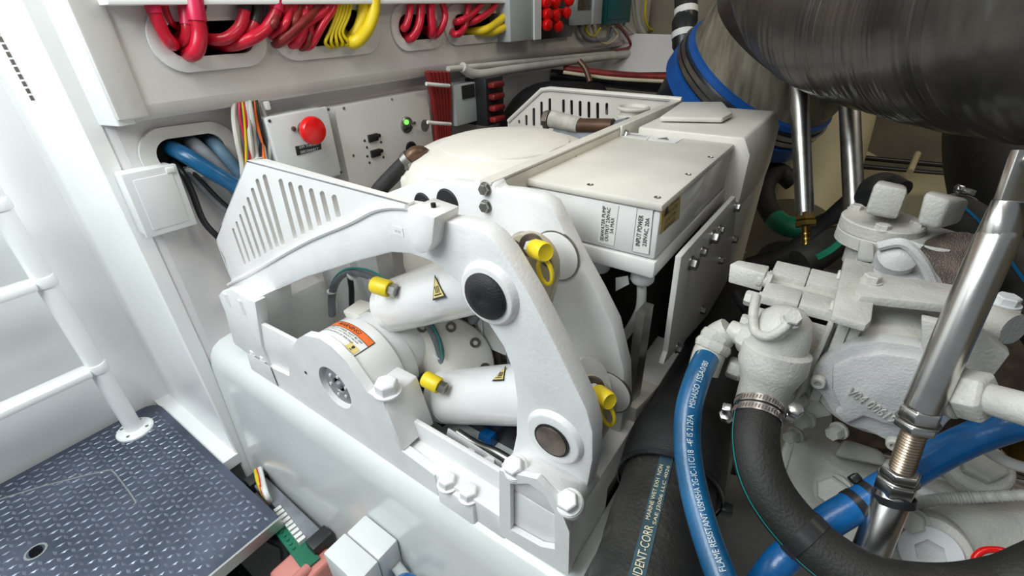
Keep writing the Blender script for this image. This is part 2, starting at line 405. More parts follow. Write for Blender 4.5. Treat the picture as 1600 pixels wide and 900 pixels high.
# --- front arch
arch_px = [(352, 470), (361, 437), (420, 408), (480, 373), (540, 345), (590, 328), (612, 321), (655, 328), (683, 345), (720, 350), (748, 358), (768, 373), (788, 397), (830, 467), (868, 540), (900, 607), (916, 640), (926, 676), (926, 720), (918, 760), (900, 795),
           (780, 735), (790, 722), (800, 708), (806, 680), (807, 625), (801, 582), (786, 542), (755, 495), (725, 450), (700, 428), (672, 408), (640, 397), (610, 395), (560, 408), (480, 433), (400, 468), (380, 476)]
AO = pf(*arch_px)
front_arch = obj('front_arch', g_slab([AO], Y, .034), 'paint', gy, bev=.004, ang=50)
zt_ = AO[7].z
# --- rear arch: the same casting, mirrored to the back
RB = .568
k = RB/PF
rear_px = [(640, 330), (652, 303), (668, 293), (700, 285), (737, 290), (741, 281), (771, 286), (775, 297), (805, 300), (840, 308), (860, 320), (873, 345), (900, 400), (933, 460), (958, 510), (975, 580), (977, 630), (970, 670), (963, 700), (960, 750), (925, 806)]
RO = [at(p, 1, RB) for p in rear_px]
inner = [V((p.x-.02, RB, p.z-.055)) for p in pf((788, 735), (801, 700), (806, 640), (800, 582), (786, 542), (755, 495), (725, 450), (690, 420), (640, 400), (600, 396))]
rear_arch = obj('rear_arch', g_slab([RO+inner], Y, .034), 'paint', gy, bev=.006, ang=50)
# left arm of the rear arch, seen through the front one
obj('rear_arm', g_slab([[V((-1.22, RB+.004, -.60)), V((-1.20, RB+.004, -.50)), V((-.62, RB+.004, -.255)), V((-.5, RB+.004, -.255)), V((-.5, RB+.004, -.32)), V((-.62, RB+.004, -.34))]], Y, .024), 'paint', gy, bev=.004)
# bosses around the pins
def boss(c, r, h, name, m='paint'): return obj(name, g_lathe([(r*1.16, 0), (r*1.08, h*.5), (r, h)], c, -Y, 40), m, gy, bev=.002)
c1, c2 = at((766, 458), 1, PF), at((867, 682), 1, PF)
boss(c1+Y*.002, .043, .012, 'pin_boss'); boss(c2+Y*.002, .043, .010, 'pin_boss')
pc = at((765, 458), 1, PF-.010)
obj('pin_cap', g_lathe([(.0345, 0), (.0345, .004), (.031, .008), (.016, .014), (.004, .012), (0.001, .011)], c1-Y*.009, -Y, 36), 'rubber', gy)
obj('pivot_pin', [g_lathe([(.0255, -.01), (.0255, .003)], c2-Y*.009, -Y, 32)], 'dark', gy, bev=.001)
obj('pin_seal', g_lathe([(.0290, 0), (.0290, .002)], c2-Y*.0085, -Y, 32), 'rubber', gy)
# rear bosses + rubber plugs on the rear arch
for p in ((868, 400), (950, 612)):
    c = at(p, 1, RB); obj('pin_boss', g_lathe([(.040, 0), (.040, .003)], c+Y*.001, -Y, 36), 'paint2', gy, bev=.001)
    obj('gasket_ring', g_lathe([(.0425, -.002), (.0425, .0012)], c, -Y, 36), 'steel', gy)
for p, r in (((699, 317), .026), ((661, 319), .022)):
    c = at(p, 1, RB); lab(obj('rubber_plug', g_lathe([(r, 0), (r*.9, .003), (r*.5, .004)], c, -Y, 28), 'rubber', gy), 'round black rubber plug')
for p in ((759, 295), (760, 322)):
    c = at(p, 1, RB); obj('guard_bolt', g_bolt(c, -Y, .0095, .010), 'steel', gy)
# --- slotted guard on the front arm
SG = PF+.006
def sg(x, y): return at((320+x/3, 230+y/3), 1, SG)
gout = [sg(*p) for p in ((195, 62), (262, 62), (600, 160), (955, 262), (952, 300), (900, 320), (700, 380), (480, 480), (240, 620), (125, 680), (122, 620), (95, 520), (50, 432), (110, 280))]
slots = [(127, 380, 190, 550, 9), (143, 348, 212, 540, 9), (160, 315, 237, 525, 10), (177, 275, 262, 515, 11), (195, 235, 288, 500, 12), (215, 192, 318, 485, 14), (237, 150, 345, 470, 15), (270, 130, 372, 460, 17),
         (345, 150, 430, 430, 17), (390, 165, 468, 410, 18), (437, 180, 505, 392, 19), (487, 195, 545, 372, 19), (538, 208, 588, 352, 20), (594, 225, 634, 330, 21)]
holes = []
for x0, y0, x1, y1, w in slots:
    pts = []
    w *= 1.15
    for i in range(5): t = math.pi*i/4; pts.append(sg(x0+w/2-math.cos(t)*w/2, y0+w*.4-math.sin(t)*w*.55))
    for i in range(5): t = math.pi*i/4; pts.append(sg(x1-w/2+math.cos(t)*w/2+4, y1-w*.4+math.sin(t)*w*.55))
    holes.append(pts)
guard = obj('slotted_guard', g_slab([gout]+holes, Y, .012), 'paint2', gy)
obj('folded_edge', [g_slab([[sg(195, 62), sg(955, 262), sg(955, 262)+Y*.012, sg(195, 62)+Y*.012]], -Z, .003), g_slab([[sg(195, 62), sg(50, 432), sg(50, 432)+Y*.03, sg(195, 62)+Y*.03]], X, .004), g_slab([[sg(50, 432), sg(122, 620), sg(122, 620)+Y*.03, sg(50, 432)+Y*.03]], X, .004)], 'paint2', guard)
for p in ((60, 438), (93, 500), (122, 582)):
    obj('corner_bolt', g_bolt(sg(*p)+Y*.018, -X, .007, .006), 'paint2', guard)
# step at the lower lip of the guard (raised ridge)
rid = [sg(*p)-Y*.006 for p in ((122, 640), (240, 578), (480, 442), (690, 350), (800, 293), (880, 275), (960, 276))]
obj('ridge', g_tube(rid, .0045, 8, 6), 'paint2', gy)
# little square data tag on the arm
cu = (at((630, 365), 1, PF)-at((612, 358), 1, PF)).normalized()
tagc = at((622, 361), 1, PF-.0002)
tg = obj('data_tag', g_cbox(tagc-Y*.0003, (.022, .0006, .014), (X, Y, Z)), 'label', gy)
obj('print', g_text('SK-55', tagc-Y*.0009, X, Z, .012), 'greyink', tg)
# --- block bracket where the guard meets the arch
bk = PF-.022
B_ = [at(p, 1, bk) for p in ((637, 325), (679, 340), (675, 380), (668, 394), (657, 397), (647, 391), (641, 378))]
blk = obj('block_bracket', g_slab([B_], Y, .050), 'paint2', gy, bev=.003)
tp = (B_[0]+B_[1])/2+Y*.024; tp.z += 0.0
obj('tapped_hole', g_cyl(tp-Z*.0, tp+Z*.0055, .0035), 'hole', blk)
# --- base casting: front wall with bearing hump
hc = at((523, 606), 1, P0)
hump = p0((392, 590), (421, 573), (452, 588), (452.6, 560), (455.6, 544.5), (465, 529), (474, 524), (499, 529), (518, 542), (540, 564), (558, 590), (574, 613), (599, 628.5), (612, 672), (626.7, 704), (679, 743))
zlow = -.80
hump = [V((hump[0].x, P0, zlow))]+hump[1:]+[V((hump[-1].x, P0, zlow))]
hump[1].z = max(hump[1].z, -.76)
wallh = circ(hc, X, Z, .050, 36)
base = obj('base_casting', g_slab([hump, wallh], Y, .018), 'paint', gy, )
hb = V((hc.x, 0, hc.z))
def hy(y): return V((hc.x, y, hc.z))
obj('bearing_barrel', g_lathe([(.108, 0), (.112, .004), (.112, .082), (.104, .090), (.104, .12), (.094, .13)], hy(P0+.012), Y, 64), 'paint2', gy)
brg = obj('bearing_cover', g_lathe([(.047, -.02), (.047, .0), (.043, .003), (.018, .003), (.016, .0), (.010, .0), (.008, .006), (.002, .007)], hy(P0+.012), -Y, 40), 'bearing', gy)
for i in range(6):
    a = math.radians(60*i+15); obj('screw', g_lathe([(.0035, 0), (.0035, .003), (.001, .0032)], hy(P0+.0095)+X*.027*math.cos(a)+Z*.027*math.sin(a), -Y, 10), 'paint2', brg)
obj('bore', g_lathe([(.0503, .0), (.0503, .016)], hy(P0), Y, 40, cap=False), 'plate', gy)
# ear with the big hex bolt
e0, e1 = p0((599, 628.5))[0], p0((626.7, 704))[0]
ear = obj('bearing_cap_ear', g_hull([V((e0.x-.055, P0+.001, e0.z)), e0, V((e0.x, P0+.085, e0.z)), V((e0.x-.055, P0+.085, e0.z)), V((e1.x+.006, P0+.0, e1.z)), V((e1.x+.006, P0+.085, e1.z)), V((e0.x-.055, P0+.085, e1.z)), V((e0.x-.055, P0+.001, e1.z)),
    V((e0.x+.012, P0, e0.z-.06)), V((e0.x+.012, P0+.085, e0.z-.06)), ]), 'paint', gy, bev=.004)
bc = at((606, 612), 2, e0.z+.001)
obj('hex_bolt', g_bolt(bc, Z, .022, .026, X), 'paint', gy, bev=.001)
# ledge, thin rim and bolt block
l1 = p0((679, 743))[0]
ledge = obj('front_ledge', [g_box((e1.x-.01, P0+.002, zlow), (-.30, P0+.06, l1.z))], 'paint', gy, bev=.004)
r_a, r_b = at((640, 655), 1, .405), at((784, 741), 1, .405)
obj('pan_rim', [g_box((r_a.x-.02, .405, -.79), (r_b.x+.02, .416, r_a.z))], 'paint', gy, bev=.003)
b0, b1 = at((680, 756), 1, P0-.006), at((738, 791), 1, P0-.006)
obj('bolt_block', [g_box((b0.x, P0-.006, -.815), (b1.x, P0+.04, b0.z+.003))], 'paint', gy, bev=.006)
for p in ((700, 757), (733, 775)):
    q = at(p, 2, b0.z+.004); obj('hex_bolt', g_bolt(q, Z, .0165, .020, X), 'paint', gy, bev=.001)
# right foot: lower base + arch foot with pocket
xs = -.181
fz = at((895, 823), 1, P0+.008).z
sx0 = at((784, 728), 1, P0+.010).x
lowf = obj('base_corner', g_box((sx0, P0+.008, -.765), (xs, .88, fz)), 'paint', gy, bev=.004)
obj('base_side', g_box((xs-.10, .5, -.765), (xs, 1.42, -.70)), 'cream', gy, bev=.004)
ztop = at((905, 790), 0, xs).z
f = P0+.008
tl = at((786, 728), 1, f); pk = [at(p, 1, f) for p in ((800, 742), (830, 742), (858, 760), (876, 790))]
ft_top = tl.z
foot_out = [V((sx0, f, fz+.001)), V((sx0, f, tl.z)), at((845, 740), 1, f), at((872, 770), 1, f), V((xs-.022, f, at((880, 790), 1, f).z)), V((xs, f, at((905, 792), 1, f).z)), V((xs, f, fz+.001))]
obj('arch_foot', g_hull(foot_out+[p+Y*.10 for p in foot_out if p.z < fz+.01]+[at(p, 1, PF-.001) for p in ((797, 712), (850, 742), (912, 752))]+[at(p, 1, PF+.05) for p in ((800, 715), (912, 752))]), 'paint', gy, bev=.004)
for p in ((806, 724), (890, 778)):
    q = at(p, 1, f+.003); obj('hex_bolt', [g_lathe([(.020, -.02), (.020, 0)], q-Z*.010, (0, -.45, .89), 28), g_bolt(q-Z*.010, (0, -.45, .89), .0155, .020, X)], 'paint', gy, bev=.001)
# scooped pocket in the foot (darker shade comes from its depth)
pk = [at(p, 1, f-.001) for p in ((803, 748), (832, 748), (856, 764), (872, 792), (872, 850), (850, 846), (803, 820))]
pko = [at(p, 1, f-.001) for p in ((786, 728), (845, 741), (872, 770), (882, 790), (895, 823), (893, 890), (786, 828))]
obj('foot_face', g_slab([pko, pk], -Y, .010), 'paint', gy)
# left column with boss tops, step and ledge bolts
def pl(*ps): return [at(p, 1, P0+.004) for p in ps]
colp = pl((341, 462), (346, 455), (362, 452), (384, 466), (398, 472), (408, 540), (421, 573), (384, 551), (365, 537), (351, 487))
obj('pan_web', g_slab([[at(p, 1, P0+.010) for p in ((396, 500), (478, 543), (470, 560), (455, 592), (421, 576), (404, 540))]], Y, .010), 'paint', gy, bev=.002)
obj('left_column', g_slab([colp], Y, .026), 'paint', gy, bev=.003, ang=55)
obj('left_column_block', g_hull([p+Y*.012 for p in pl((343, 463), (362, 454), (394, 469), (406, 538), (384, 549), (367, 536))]+[p+Y*.09 for p in pl((341, 462), (362, 452), (396, 468), (408, 540), (384, 551), (365, 537))]), 'paint', gy, bev=.004)
obj('left_foot', g_hull([at(p, 1, P0-.004) for p in ((384, 549), (421, 571), (434, 604), (393, 577))]+[at(p, 1, P0+.05) for p in ((384, 549), (421, 571), (434, 604), (393, 577))]), 'paint', gy, bev=.003)
for p in ((362, 458), (385, 468)):
    obj('bolt_seat', g_lathe([(.017, -.03), (.017, .004), (.012, .004), (.011, .001)], at(p, 1, P0+.018)+Z*.002, Z, 20), 'paint', gy)
for p in ((399, 549), (415, 558)):
    q = at(p, 1, P0+.012); obj('hex_bolt', g_bolt(q-Z*.006, Z, .012, .013, X), 'paint', gy)
for p in ((395, 588), ):
    pass
obj('bore_plug', g_lathe([(.004, 0), (.004, .001)], at((478, 582), 1, P0), -Y, 10), 'plastic', gy)
# inner left side of the pan (blocks seen under the arm)
obj('pan_side', [g_box((-1.16, P0+.05, -.76), (-1.06, .60, -.60)), g_box((-1.13, .62, -.70), (-.86, .68, -.46))], 'paint', gy, bev=.02)
obj('pan_floor', g_box((-1.14, P0+.03, -.80), (xs-.01, .60, -.775)), 'cream', gy)
obj('inner_rib', [g_hull([V((-1.05, .60, -.74)), V((-.90, .60, -.74)), V((-.95, .60, -.48)), V((-1.05, .60, -.46)), V((-1.05, .72, -.74)), V((-.90, .72, -.74)), V((-.95, .72, -.48)), V((-1.05, .72, -.46))]), g_tube([V((-1.05, .66, -.62)), V((-.99, .65, -.60)), V((-.98, .64, -.50)), V((-.97, .66, -.40))], .028, 12)], 'paint', gy, bev=.012)
# --- warning decal wrapped over the barrel
def barrel(th, y, r=.1124): return V((hc.x+r*math.sin(th), y, hc.z+r*math.cos(th)))
def patch(t0, t1, y0, y1, r=.1124, n=8):
    vs = []; fs = []
    for i in range(n+1):
        t = t0+(t1-t0)*i/n
        vs += [barrel(t, y0, r), barrel(t, y1, r)]
    for i in range(n): fs.append((2*i, 2*i+1, 2*i+3, 2*i+2))
    return vs, fs
T0, T1, Y0, Y1 = math.radians(-36), math.radians(34), P0+.020, P0+.072
dec = lab(obj('warning_decal', patch(T0, T1, Y0, Y1, .1126), 'label', gy), 'white warning decal with orange heading band')
obj('orange_band', patch(T0, T1, Y1-.016, Y1, .1129), 'orange', dec)
def wrap(body, th0, th1, y, h, m, parent, name='print', r=.1133):
    vs, fs = text2d(body); xs_ = [v.x for v in vs]; ys_ = [v.y for v in vs]; a, b = min(xs_), max(xs_); c, d = min(ys_), max(ys_)
    q = [barrel(th0+(th1-th0)*(v.x-a)/(b-a), y+(v.y-c)/(d-c)*h, r) for v in vs]; return obj(name, (q, fs), m, parent, flat=True)
wrap('WARNING!', T0+.32, T1-.30, Y1-.0125, .009, 'ink', dec)
for i, s in enumerate(('HIGH SPEED FLYWHEEL MUST BE OFF', 'SERIOUS INJURY MAY RESULT FROM', 'THE ROTATING PARTS OF THIS UNIT')):
    wrap(s, T0+.08, T1-.12-i*.05, Y1-.0235-i*.0065, .0042, 'ink', dec)
def tri3(c, u, w, s): return [c+w*s, c-w*s*.55-u*s*.9, c-w*s*.55+u*s*.9]
obj('hazard_triangle', patch(T1-.26, T1-.04, Y0+.003, Y0+.018, .1131, 3), 'yl', dec)
wrap('!', T1-.18, T1-.12, Y0+.005, .011, 'ink', dec, r=.1137)
for t0_, t1_, ya, yb_ in ((T0, T1, Y0, Y0+.0015), (T0, T1, Y1-.0012, Y1), (T0, T0+.014, Y0, Y1), (T1-.014, T1, Y0, Y1), (T0, T1, Y1-.0172, Y1-.016)):
    obj('border', patch(t0_, t1_, ya, yb_, .1135), 'ink', dec)
# --- gimbal housing behind the bearing
hs_ = obj('gyro_sphere', g_lathe([(.02, .0)]+[(.30*math.sin(t), .30-.30*math.cos(t)) for t in [i*math.pi/18 for i in range(2, 17)]]+[(.02, .6)], V((-.66, .64, -.56)), (-.0, 1, .0), 48), 'cream', gy)
fc = V((-.60, .545, -.655)); fn = V((.55, -.80, .25)).normalized()
obj('gimbal_flange', g_lathe([(.118, 0), (.118, .010), (.10, .014), (.06, .014)], fc, fn, 48), 'cream', gy, bev=.002)
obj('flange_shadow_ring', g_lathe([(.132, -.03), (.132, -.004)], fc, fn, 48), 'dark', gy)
fu, fw = frame(fn)
for i in range(10):
    a = 2*math.pi*i/10; obj('socket_screw', g_lathe([(.011, 0), (.011, .005), (.006, .005), (.006, .001)], fc+fn*.012+(fu*math.cos(a)+fw*math.sin(a))*.098, fn, 14), 'dark', gy)
cl = at((570, 492), 1, .50)
obj('rod_clevis', g_hull([cl+V(p) for p in ((-.04, -.028, .012), (.016, -.028, .02), (.024, -.028, -.024), (-.01, -.028, -.045), (-.05, .028, .012), (.016, .028, .02), (.024, .028, -.024), (-.02, .028, -.045))]), 'cream', gy, bev=.006)
obj('housing_neck', g_lathe([(.075, 0), (.075, .06), (.06, .075)], V((hc.x+.02, .50, hc.z+.02)), V((.1, 1, .15)), 32), 'paint2', gy)

# --- hydraulic cylinders between the plates
def cylinder(pa, pb, r, name='hydraulic_cylinder'):
    yc = .512; a, b = at(pa, 1, yc), at(pb, 1, yc); L_ = (b-a).length; d = (b-a).normalized()
    c = obj(name, g_lathe([(r*.93, 0), (r, .004), (r, .026), (r*.985, .027), (r*.985, .029), (r, .030), (r, L_-.03), (r*.97, L_)], a, d, 48), 'paint2', gy)
    return c, a, b, d
def cap_fit(o, axis, parent, loop=True, s=1.0):
    a = V(axis).normalized()
    obj('fitting', g_hex(V(o), a, .011*s, .016*s), 'plate' if loop else 'steel', parent)
    obj('dust_cap', [g_lathe([(.0135*s, .012*s), (.0145*s, .015*s), (.0145*s, .040*s), (.0125*s, .044*s), (.010*s, .043*s)], V(o), a, 14), ], 'yellow', parent)
    if loop:
        q = V(o)+a*.030*s; u, w = X*.25-Z*.97, X*.97+Z*.25
        pts = [q+u*(.032*s+.020*s*math.cos(t))+w*(.011*s*math.sin(t)) for t in [2*math.pi*i/16 for i in range(16)]]
        obj('cap_strap', g_tube(pts, .0032*s, 8, 2, closed=True), 'yellow', parent)
cy1, a1, b1_, d1 = cylinder((614, 478), (828, 415), .0545)
cy2, a2, b2_, d2 = cylinder((694, 620), (925, 612), .056)
for c, a, d, r, px, ax_ in ((cy1, a1, d1, .0545, (619, 455), (-1, -.25, .12)), (cy2, a2, d2, .056, (696, 608), (-1, -.15, .2))):
    f0 = at(px, 1, .462); cap_fit(f0, ax_, c, False, 1.12)
obj('piston_rod', [g_cyl(a1-d1*.045, a1, .016), g_hex(a1-d1*.05, d1, .021, .012)], 'chrome', cy1)
# tan end plates and gland caps, right ends
for c, pe, pc_, rr in ((cy1, (838, 402), (828, 386), .056), (cy2, (926, 616), (925, 608), .055)):
    e = at(pe, 1, .520); ee = V((e.x, .500, e.z))
    pl_ = [ee+X*(.043*math.cos(t))+Z*(.043*math.sin(t)) for t in [math.radians(a) for a in range(10, 200, 15)]]+[ee+V((-.030, 0, -.045)), ee+V((-.008, 0, -.074)), ee+V((.010, 0, -.084)), ee+V((.030, 0, -.072)), ee+V((.043, 0, -.02))]
    lab(obj('end_plate', g_slab([pl_], Y, .018), 'tan', c, bev=.002), 'tan zinc-plated end plate')
    f0 = at(pc_, 1, .490); 
    obj('fitting_seat', g_lathe([(.017, 0), (.017, .006)], f0+V((-.002, .008, 0)), (.3, -1, .15), 24), 'dark', c)
    cap_fit(f0, (.88, -.42, .20), c, True, .95)
    for q in ((-.022, .022), (.006, .033), (.024, -.050), (.030, .010)):
        obj('bolt_hole', g_lathe([(.008, 0), (.008, .001)], ee+V((q[0], 0, q[1])), -Y, 14), 'dark', c)
# heat triangles
def triangle_label(c, r_dir, up_dir, s, parent, cr):
    n = r_dir.cross(up_dir); A = [c-r_dir*s*.5-up_dir*s*.5, c+r_dir*s*.5-up_dir*s*.5, c+up_dir*s*.62]
    t = lab(obj('heat_decal', g_slab([A], n, .0006), 'ink', parent), 'yellow triangular hot-surface decal')
    k = c-up_dir*.06*s; B2 = [k+(p-k)*.80+n*.0007 for p in A]
    return t, B2, n
for cy_, px, cyl_a, dd, r in ((cy1, (684, 450), a1, d1, .0545), (cy2, (784, 585), a2, d2, .056)):
    # point of the barrel surface under that pixel
    rr = ray(*px); best = None
    for i in range(2000):
        q = rr*(.3+i*.0004); w = q-cyl_a; h = w.dot(dd)
        if (w-dd*h).length < r: best = (q, (w-dd*h).normalized()); break
    if best:
        q, n = best; up = dd.cross(n)*-1
        if up.z < 0: up = -up
        rt = up.cross(n)
        s = .036 if cy_ is cy1 else .030
        tdec, B2, nn = triangle_label(q+n*.0008, rt, up, s, cy_, r)
        obj('decal_face', g_slab([B2], n, .0004), 'yl', cy_)
        kk = q+n*.0024-up*s*.10
        obj('heat_mark', [g_tube([kk+rt*s*(i*.12)-up*s*.12, kk+rt*s*(i*.12+.03), kk+rt*s*(i*.12-.01)+up*s*.1, kk+rt*s*(i*.12)+up*s*.2], .0008, 5, 3) for i in (-1, 0, 1)]+[g_cbox(kk-up*s*.2, (s*.5, s*.05, .0006), (rt, up, n))], 'ink', cy_)
# --- top: dome cover, long angle bar, rear slotted guard, side cover
zc = at((768, 288), 1, RB).z
dc = V((-.60, .80, zc))
dA = [at(p, 2, zc+.015) for p in ((705, 215), (875, 215), (790, 190), (800, 241))]
dcx = V((-.60, .805, zc))
dome = obj('dome_cover', g_clip(g_lathe([(.245, -.25), (.235, -.13), (.226, -.075), (.216, -.045), (.20, -.022), (.17, -.008), (.137, -.001), (.1355, .003), (.118, .008), (.07, .012), (.0015, .013)], dcx, Z, 72), V((-.470, 0, 0)), X), 'cream', gy)
rq = at((897, 223), 2, zc)
obj('roof_panel', g_hull([V((dcx.x-.13, RB+.05, zc-.045)), V((-.465, RB+.04, zc-.010)), V((-.462, rq.y, zc-.008)), V((-.56, rq.y-.01, zc-.012)), V((dcx.x-.18, .72, zc-.04)), V((dcx.x-.13, RB+.05, zc-.16)), V((-.465, RB+.04, zc-.16)), V((-.462, rq.y, zc-.12)), V((-.56, rq.y-.01, zc-.12)), V((dcx.x-.2, .72, zc-.16))]), 'cream', gy, bev=.01)
q = at((678, 262), 2, zc-.026); obj('inspection_plug', g_lathe([(.016, -.012), (.016, .002), (.010, .002), (.010, -.003)], q, Z, 20), 'steel', gy)
# bar
bn, bf = at((768, 288), 2, zc), at((1062, 160), 2, zc)
bn2 = at((985, 212), 2, zc)
dr = (bf-bn).normalized(); pr = V((dr.y, -dr.x, 0))
obj('top_bar', [g_box((-.024, 0, -.003), (0.0, (bf-bn).length, .003), bn, (pr, dr, Z)), g_box((-.003, 0, -.055), (0.0, (bf-bn).length, .0), bn, (pr, dr, Z))], 'cream', gy)
seg = bf-dr*.40
obj('bar_clip', g_box((.0, .0, -.045), (.006, .40, .006), seg, (pr, dr, Z)), 'cream', gy, bev=.002)
for t in (.02, .37): obj('clip_bolt', g_bolt(seg+pr*.006+dr*t-Z*.018, pr, .011, .008), 'steel', gy)
# rear guard
RG = bf.y
def rg(x, y): return at((780+x/3, y/3), 1, RG)
go = [rg(*p) for p in ((40, 572), (200, 420), (240, 416), (855, 468), (862, 520), (860, 600), (40, 640))]
hs2 = []
for x0, y0, y1, w in ((93, 562, 580, 9), (127, 538, 590, 11), (162, 505, 592, 12), (198, 475, 590, 12), (237, 460, 598, 13), (301, 465, 530, 13), (339, 468, 540, 13), (379, 472, 548, 14), (420, 475, 555, 14), (461, 480, 560, 14), (504, 482, 540, 14)):
    pts = []
    for i in range(5): t = math.pi*i/4; pts.append(rg(x0-math.cos(t)*w/2, y0+w/2-math.sin(t)*w/2))
    for i in range(5): t = math.pi*i/4; pts.append(rg(x0+math.cos(t)*w/2, y1-w/2+math.sin(t)*w/2))
    hs2.append(pts)
rgd = obj('rear_slotted_guard', g_slab([go]+hs2, Y, .005), 'cream', gy)
obj('guard_lip', g_tube([rg(44, 568), rg(200, 422), rg(240, 417), rg(855, 468)], .008, 8, raw=True), 'cream', rgd)
# little pump and hose bits inside the rear guard
q = at((990, 168), 1, RG-.10); obj('filler_neck', [g_lathe([(.034, -.16), (.034, -.035), (.045, -.032), (.045, -.022), (.036, -.018), (.036, -.008), (.046, -.004), (.047, .0), (.040, .004), (.034, -.004)], q, Z, 32)], 'cream', gy)
qa, qb = at((872, 212), 1, RG-.16), at((985, 206), 1, RG-.16)
obj('insulated_pipe', g_tube([qa, (qa+qb)/2-Z*.02, qb], .040, 16), 'greyhose', gy)
qa, qb = at((905, 196), 1, RG-.18), at((958, 197), 1, RG-.18)
obj('copper_line', [g_cyl(qa, qb, .020)], 'bronze', gy)
obj('cloth_wrap', [g_cyl(at((862, 186), 1, RG-.18), qa, .026, .022)], 'tape', gy)
obj('elbow_fitting', g_hex(at((860, 187), 1, RG-.18), -X, .028, .02), 'dark', gy)
# side cover (right) with chamfer
zt2 = zc-.004
cA, cB, cC = at((1066, 165), 2, zt2), at((1200, 192), 2, zt2), at((1062, 212), 2, zt2)
sc = [V((cA.x, 0, zt2)), V((cB.x-.012, 0, zt2)), V((cB.x+.006, 0, zt2-.035)), V((cB.x+.006, 0, zt2-.13)), V((xs, 0, zt2-.22)), V((cA.x, 0, zt2-.22))]
ysc0 = 1.098
sc = [V((p.x, ysc0, p.z)) for p in sc]
obj('side_cover', g_slab([sc], Y, RG-ysc0-.0), 'cream', gy, bev=.006)
obj('cover_flap', g_slab([[at(p, 2, zt2+.003) for p in ((1064, 166), (1128, 166), (1143, 184), (1128, 192), (1030, 190))]], Z, .012), 'cream', gy, bev=.004)
obj('side_skirt', g_slab([[V((xs+.006, 1.05, zt2-.14)), V((xs+.006, RG, zt2-.12)), V((xs+.006, 1.40, -.70)), V((xs+.006, 1.20, -.78)), V((xs+.006, 1.10, -.78))]], -X, .012), 'cream', gy, bev=.003)
# bolted side panel
def sp(x, y): return at((1000+x/3, 260+y/3), 0, xs+.012)
pan = obj('side_panel', g_slab([[sp(*p) for p in ((195, 425), (225, 390), (450, 140), (455, 200), (420, 480), (390, 620), (110, 930), (130, 870))]], -X, .010), 'alu', gy, bev=.002)
for x, y, s in ((235, 452, 1.3), (288, 398, 1), (335, 330, 1.4), (370, 295, 1), (445, 190, 1.1), (437, 342, 1), (373, 438, 1), (288, 672, 1), (172, 850, 1.1)):
    obj('panel_bolt', g_bolt(sp(x, y), X, .0085*s, .010*s), 'steel', pan)
obj('panel_flange', [g_box((xs-.03, .62, -.70), (xs-.015, .66, -.42))], 'steel', gy)
obj('rear_foot', [g_slab([[V((xs, .62, -.79)), V((xs, .602, -.60)), V((xs, .66, -.62)), V((xs, .95, -.70)), V((xs, .95, -.79))]], -X, .05)], 'cream', gy, bev=.004)
obj('inner_shade_block', [g_box((-.44, .76, -.76), (xs-.06, 1.09, zc-.20))], 'hole', gy)  # near-black block stands in for the shaded interior under the electrical box
# ================================================================ ELECTRICAL BOX ON THE GYRO
zl = zc-.018
eA, eB, eC = at((823, 273), 2, zl), at((1035, 318), 2, zl), at((1148, 225), 2, zl)
ex0, ex1, ey0, ey1 = eA.x, eB.x, eB.y, eC.y
zsm = at((1020, 408), 1, ey0).z; zbt = at((1022, 436), 1, ey0).z
eb = thing('electrical_box', 'white rectangular electrical box with screwed lid and power labels on the gyro', 'electrical box', ((ex0+ex1)/2, (ey0+ey1)/2, zbt))
obj('lid', g_box((ex0-.003, ey0-.003, zl-.013), (ex1+.003, ey1+.003, zl)), 'cream', eb, bev=.004)
obj('body', g_box((ex0, ey0, zsm+.002), (ex1, ey1, zl-.014)), 'paint2', eb, bev=.005)
obj('base', g_box((ex0-.004, ey0-.004, zbt), (ex1+.004, ey1+.004, zsm)), 'paint2', eb, bev=.006)
for px in ((833, 272), (922, 289), (1027, 309), (897, 244), (1075, 273), (1140, 222), (940, 222), (1057, 212), (1110, 246)):
    q = at(px, 2, zl); obj('lid_screw', g_lathe([(.0055, 0), (.0055, .0012), (.0035, .0014), (.003, .0004)], q, Z, 14), 'steel', eb)
def lbl(pxs, plane, val, n, m, parent, name='label', t=.0008):
    P = [at(p, plane, val) for p in pxs]; c = sum(P, V((0, 0, 0)))/4; return obj(name, g_slab([P], n, t), m, parent, flat=True), c, P
fy_ = ey0-.0005
l_, c, P = lbl(((941.5, 317), (967, 321), (959, 384), (934, 378)), 1, fy_, -Y, 'label', eb)
for i, (s, w) in enumerate((('SEAWATER PUMP', .062), ('OUTPUT 230VAC', .060), ('5A MAX', .028))):
    obj('print', g_text(s, c-Y*.0012+X*(-.0085+i*.0080)-Z*(0 if i < 2 else .0), Z, -X, w*.98, .0062, bold=.0003), 'ink', l_, flat=True)
l_, c, P = lbl(((996, 325), (1021, 328.5), (1014, 397), (988, 392)), 1, fy_, -Y, 'label', eb)
for i, (s, w) in enumerate((('INPUT POWER', .052), ('230VAC, 20A', .048))):
    obj('print', g_text(s, c-Y*.0012+X*(-.0055+i*.0115), Z, -X, w, .0075, bold=.0004), 'ink', l_, flat=True)
obj('border', [g_tube([P[i]-Y*.001, P[(i+1) % 4]-Y*.001], .0005, 4, raw=True) for i in range(4)], 'greyink', l_)
l_, c, P = lbl(((1034, 322), (1063, 303), (1061, 341), (1031, 366)), 0, ex1+.0006, X, 'gold', eb)
for i, s in enumerate(('WARNING', 'HIGH VOLTAGE', 'DO NOT OPEN', 'DANGER')):
    obj('print', g_text(s, c+X*.0012+Z*(.018-i*.012)+Y*(.006 if i < 2 else 0), Y, Z, .042 if i < 2 else .05, .0075), 'ink', l_, flat=True)
obj('hazard_triangle', g_slab([tri3(c+X*.0010-Y*.026+Z*.012, Y, Z, .011)], X, .0005), 'ink', l_)
l_, c, P = lbl(((972, 206), (1018, 211), (1010, 219), (966, 213)), 2, zl+.0003, Z, 'label', eb)
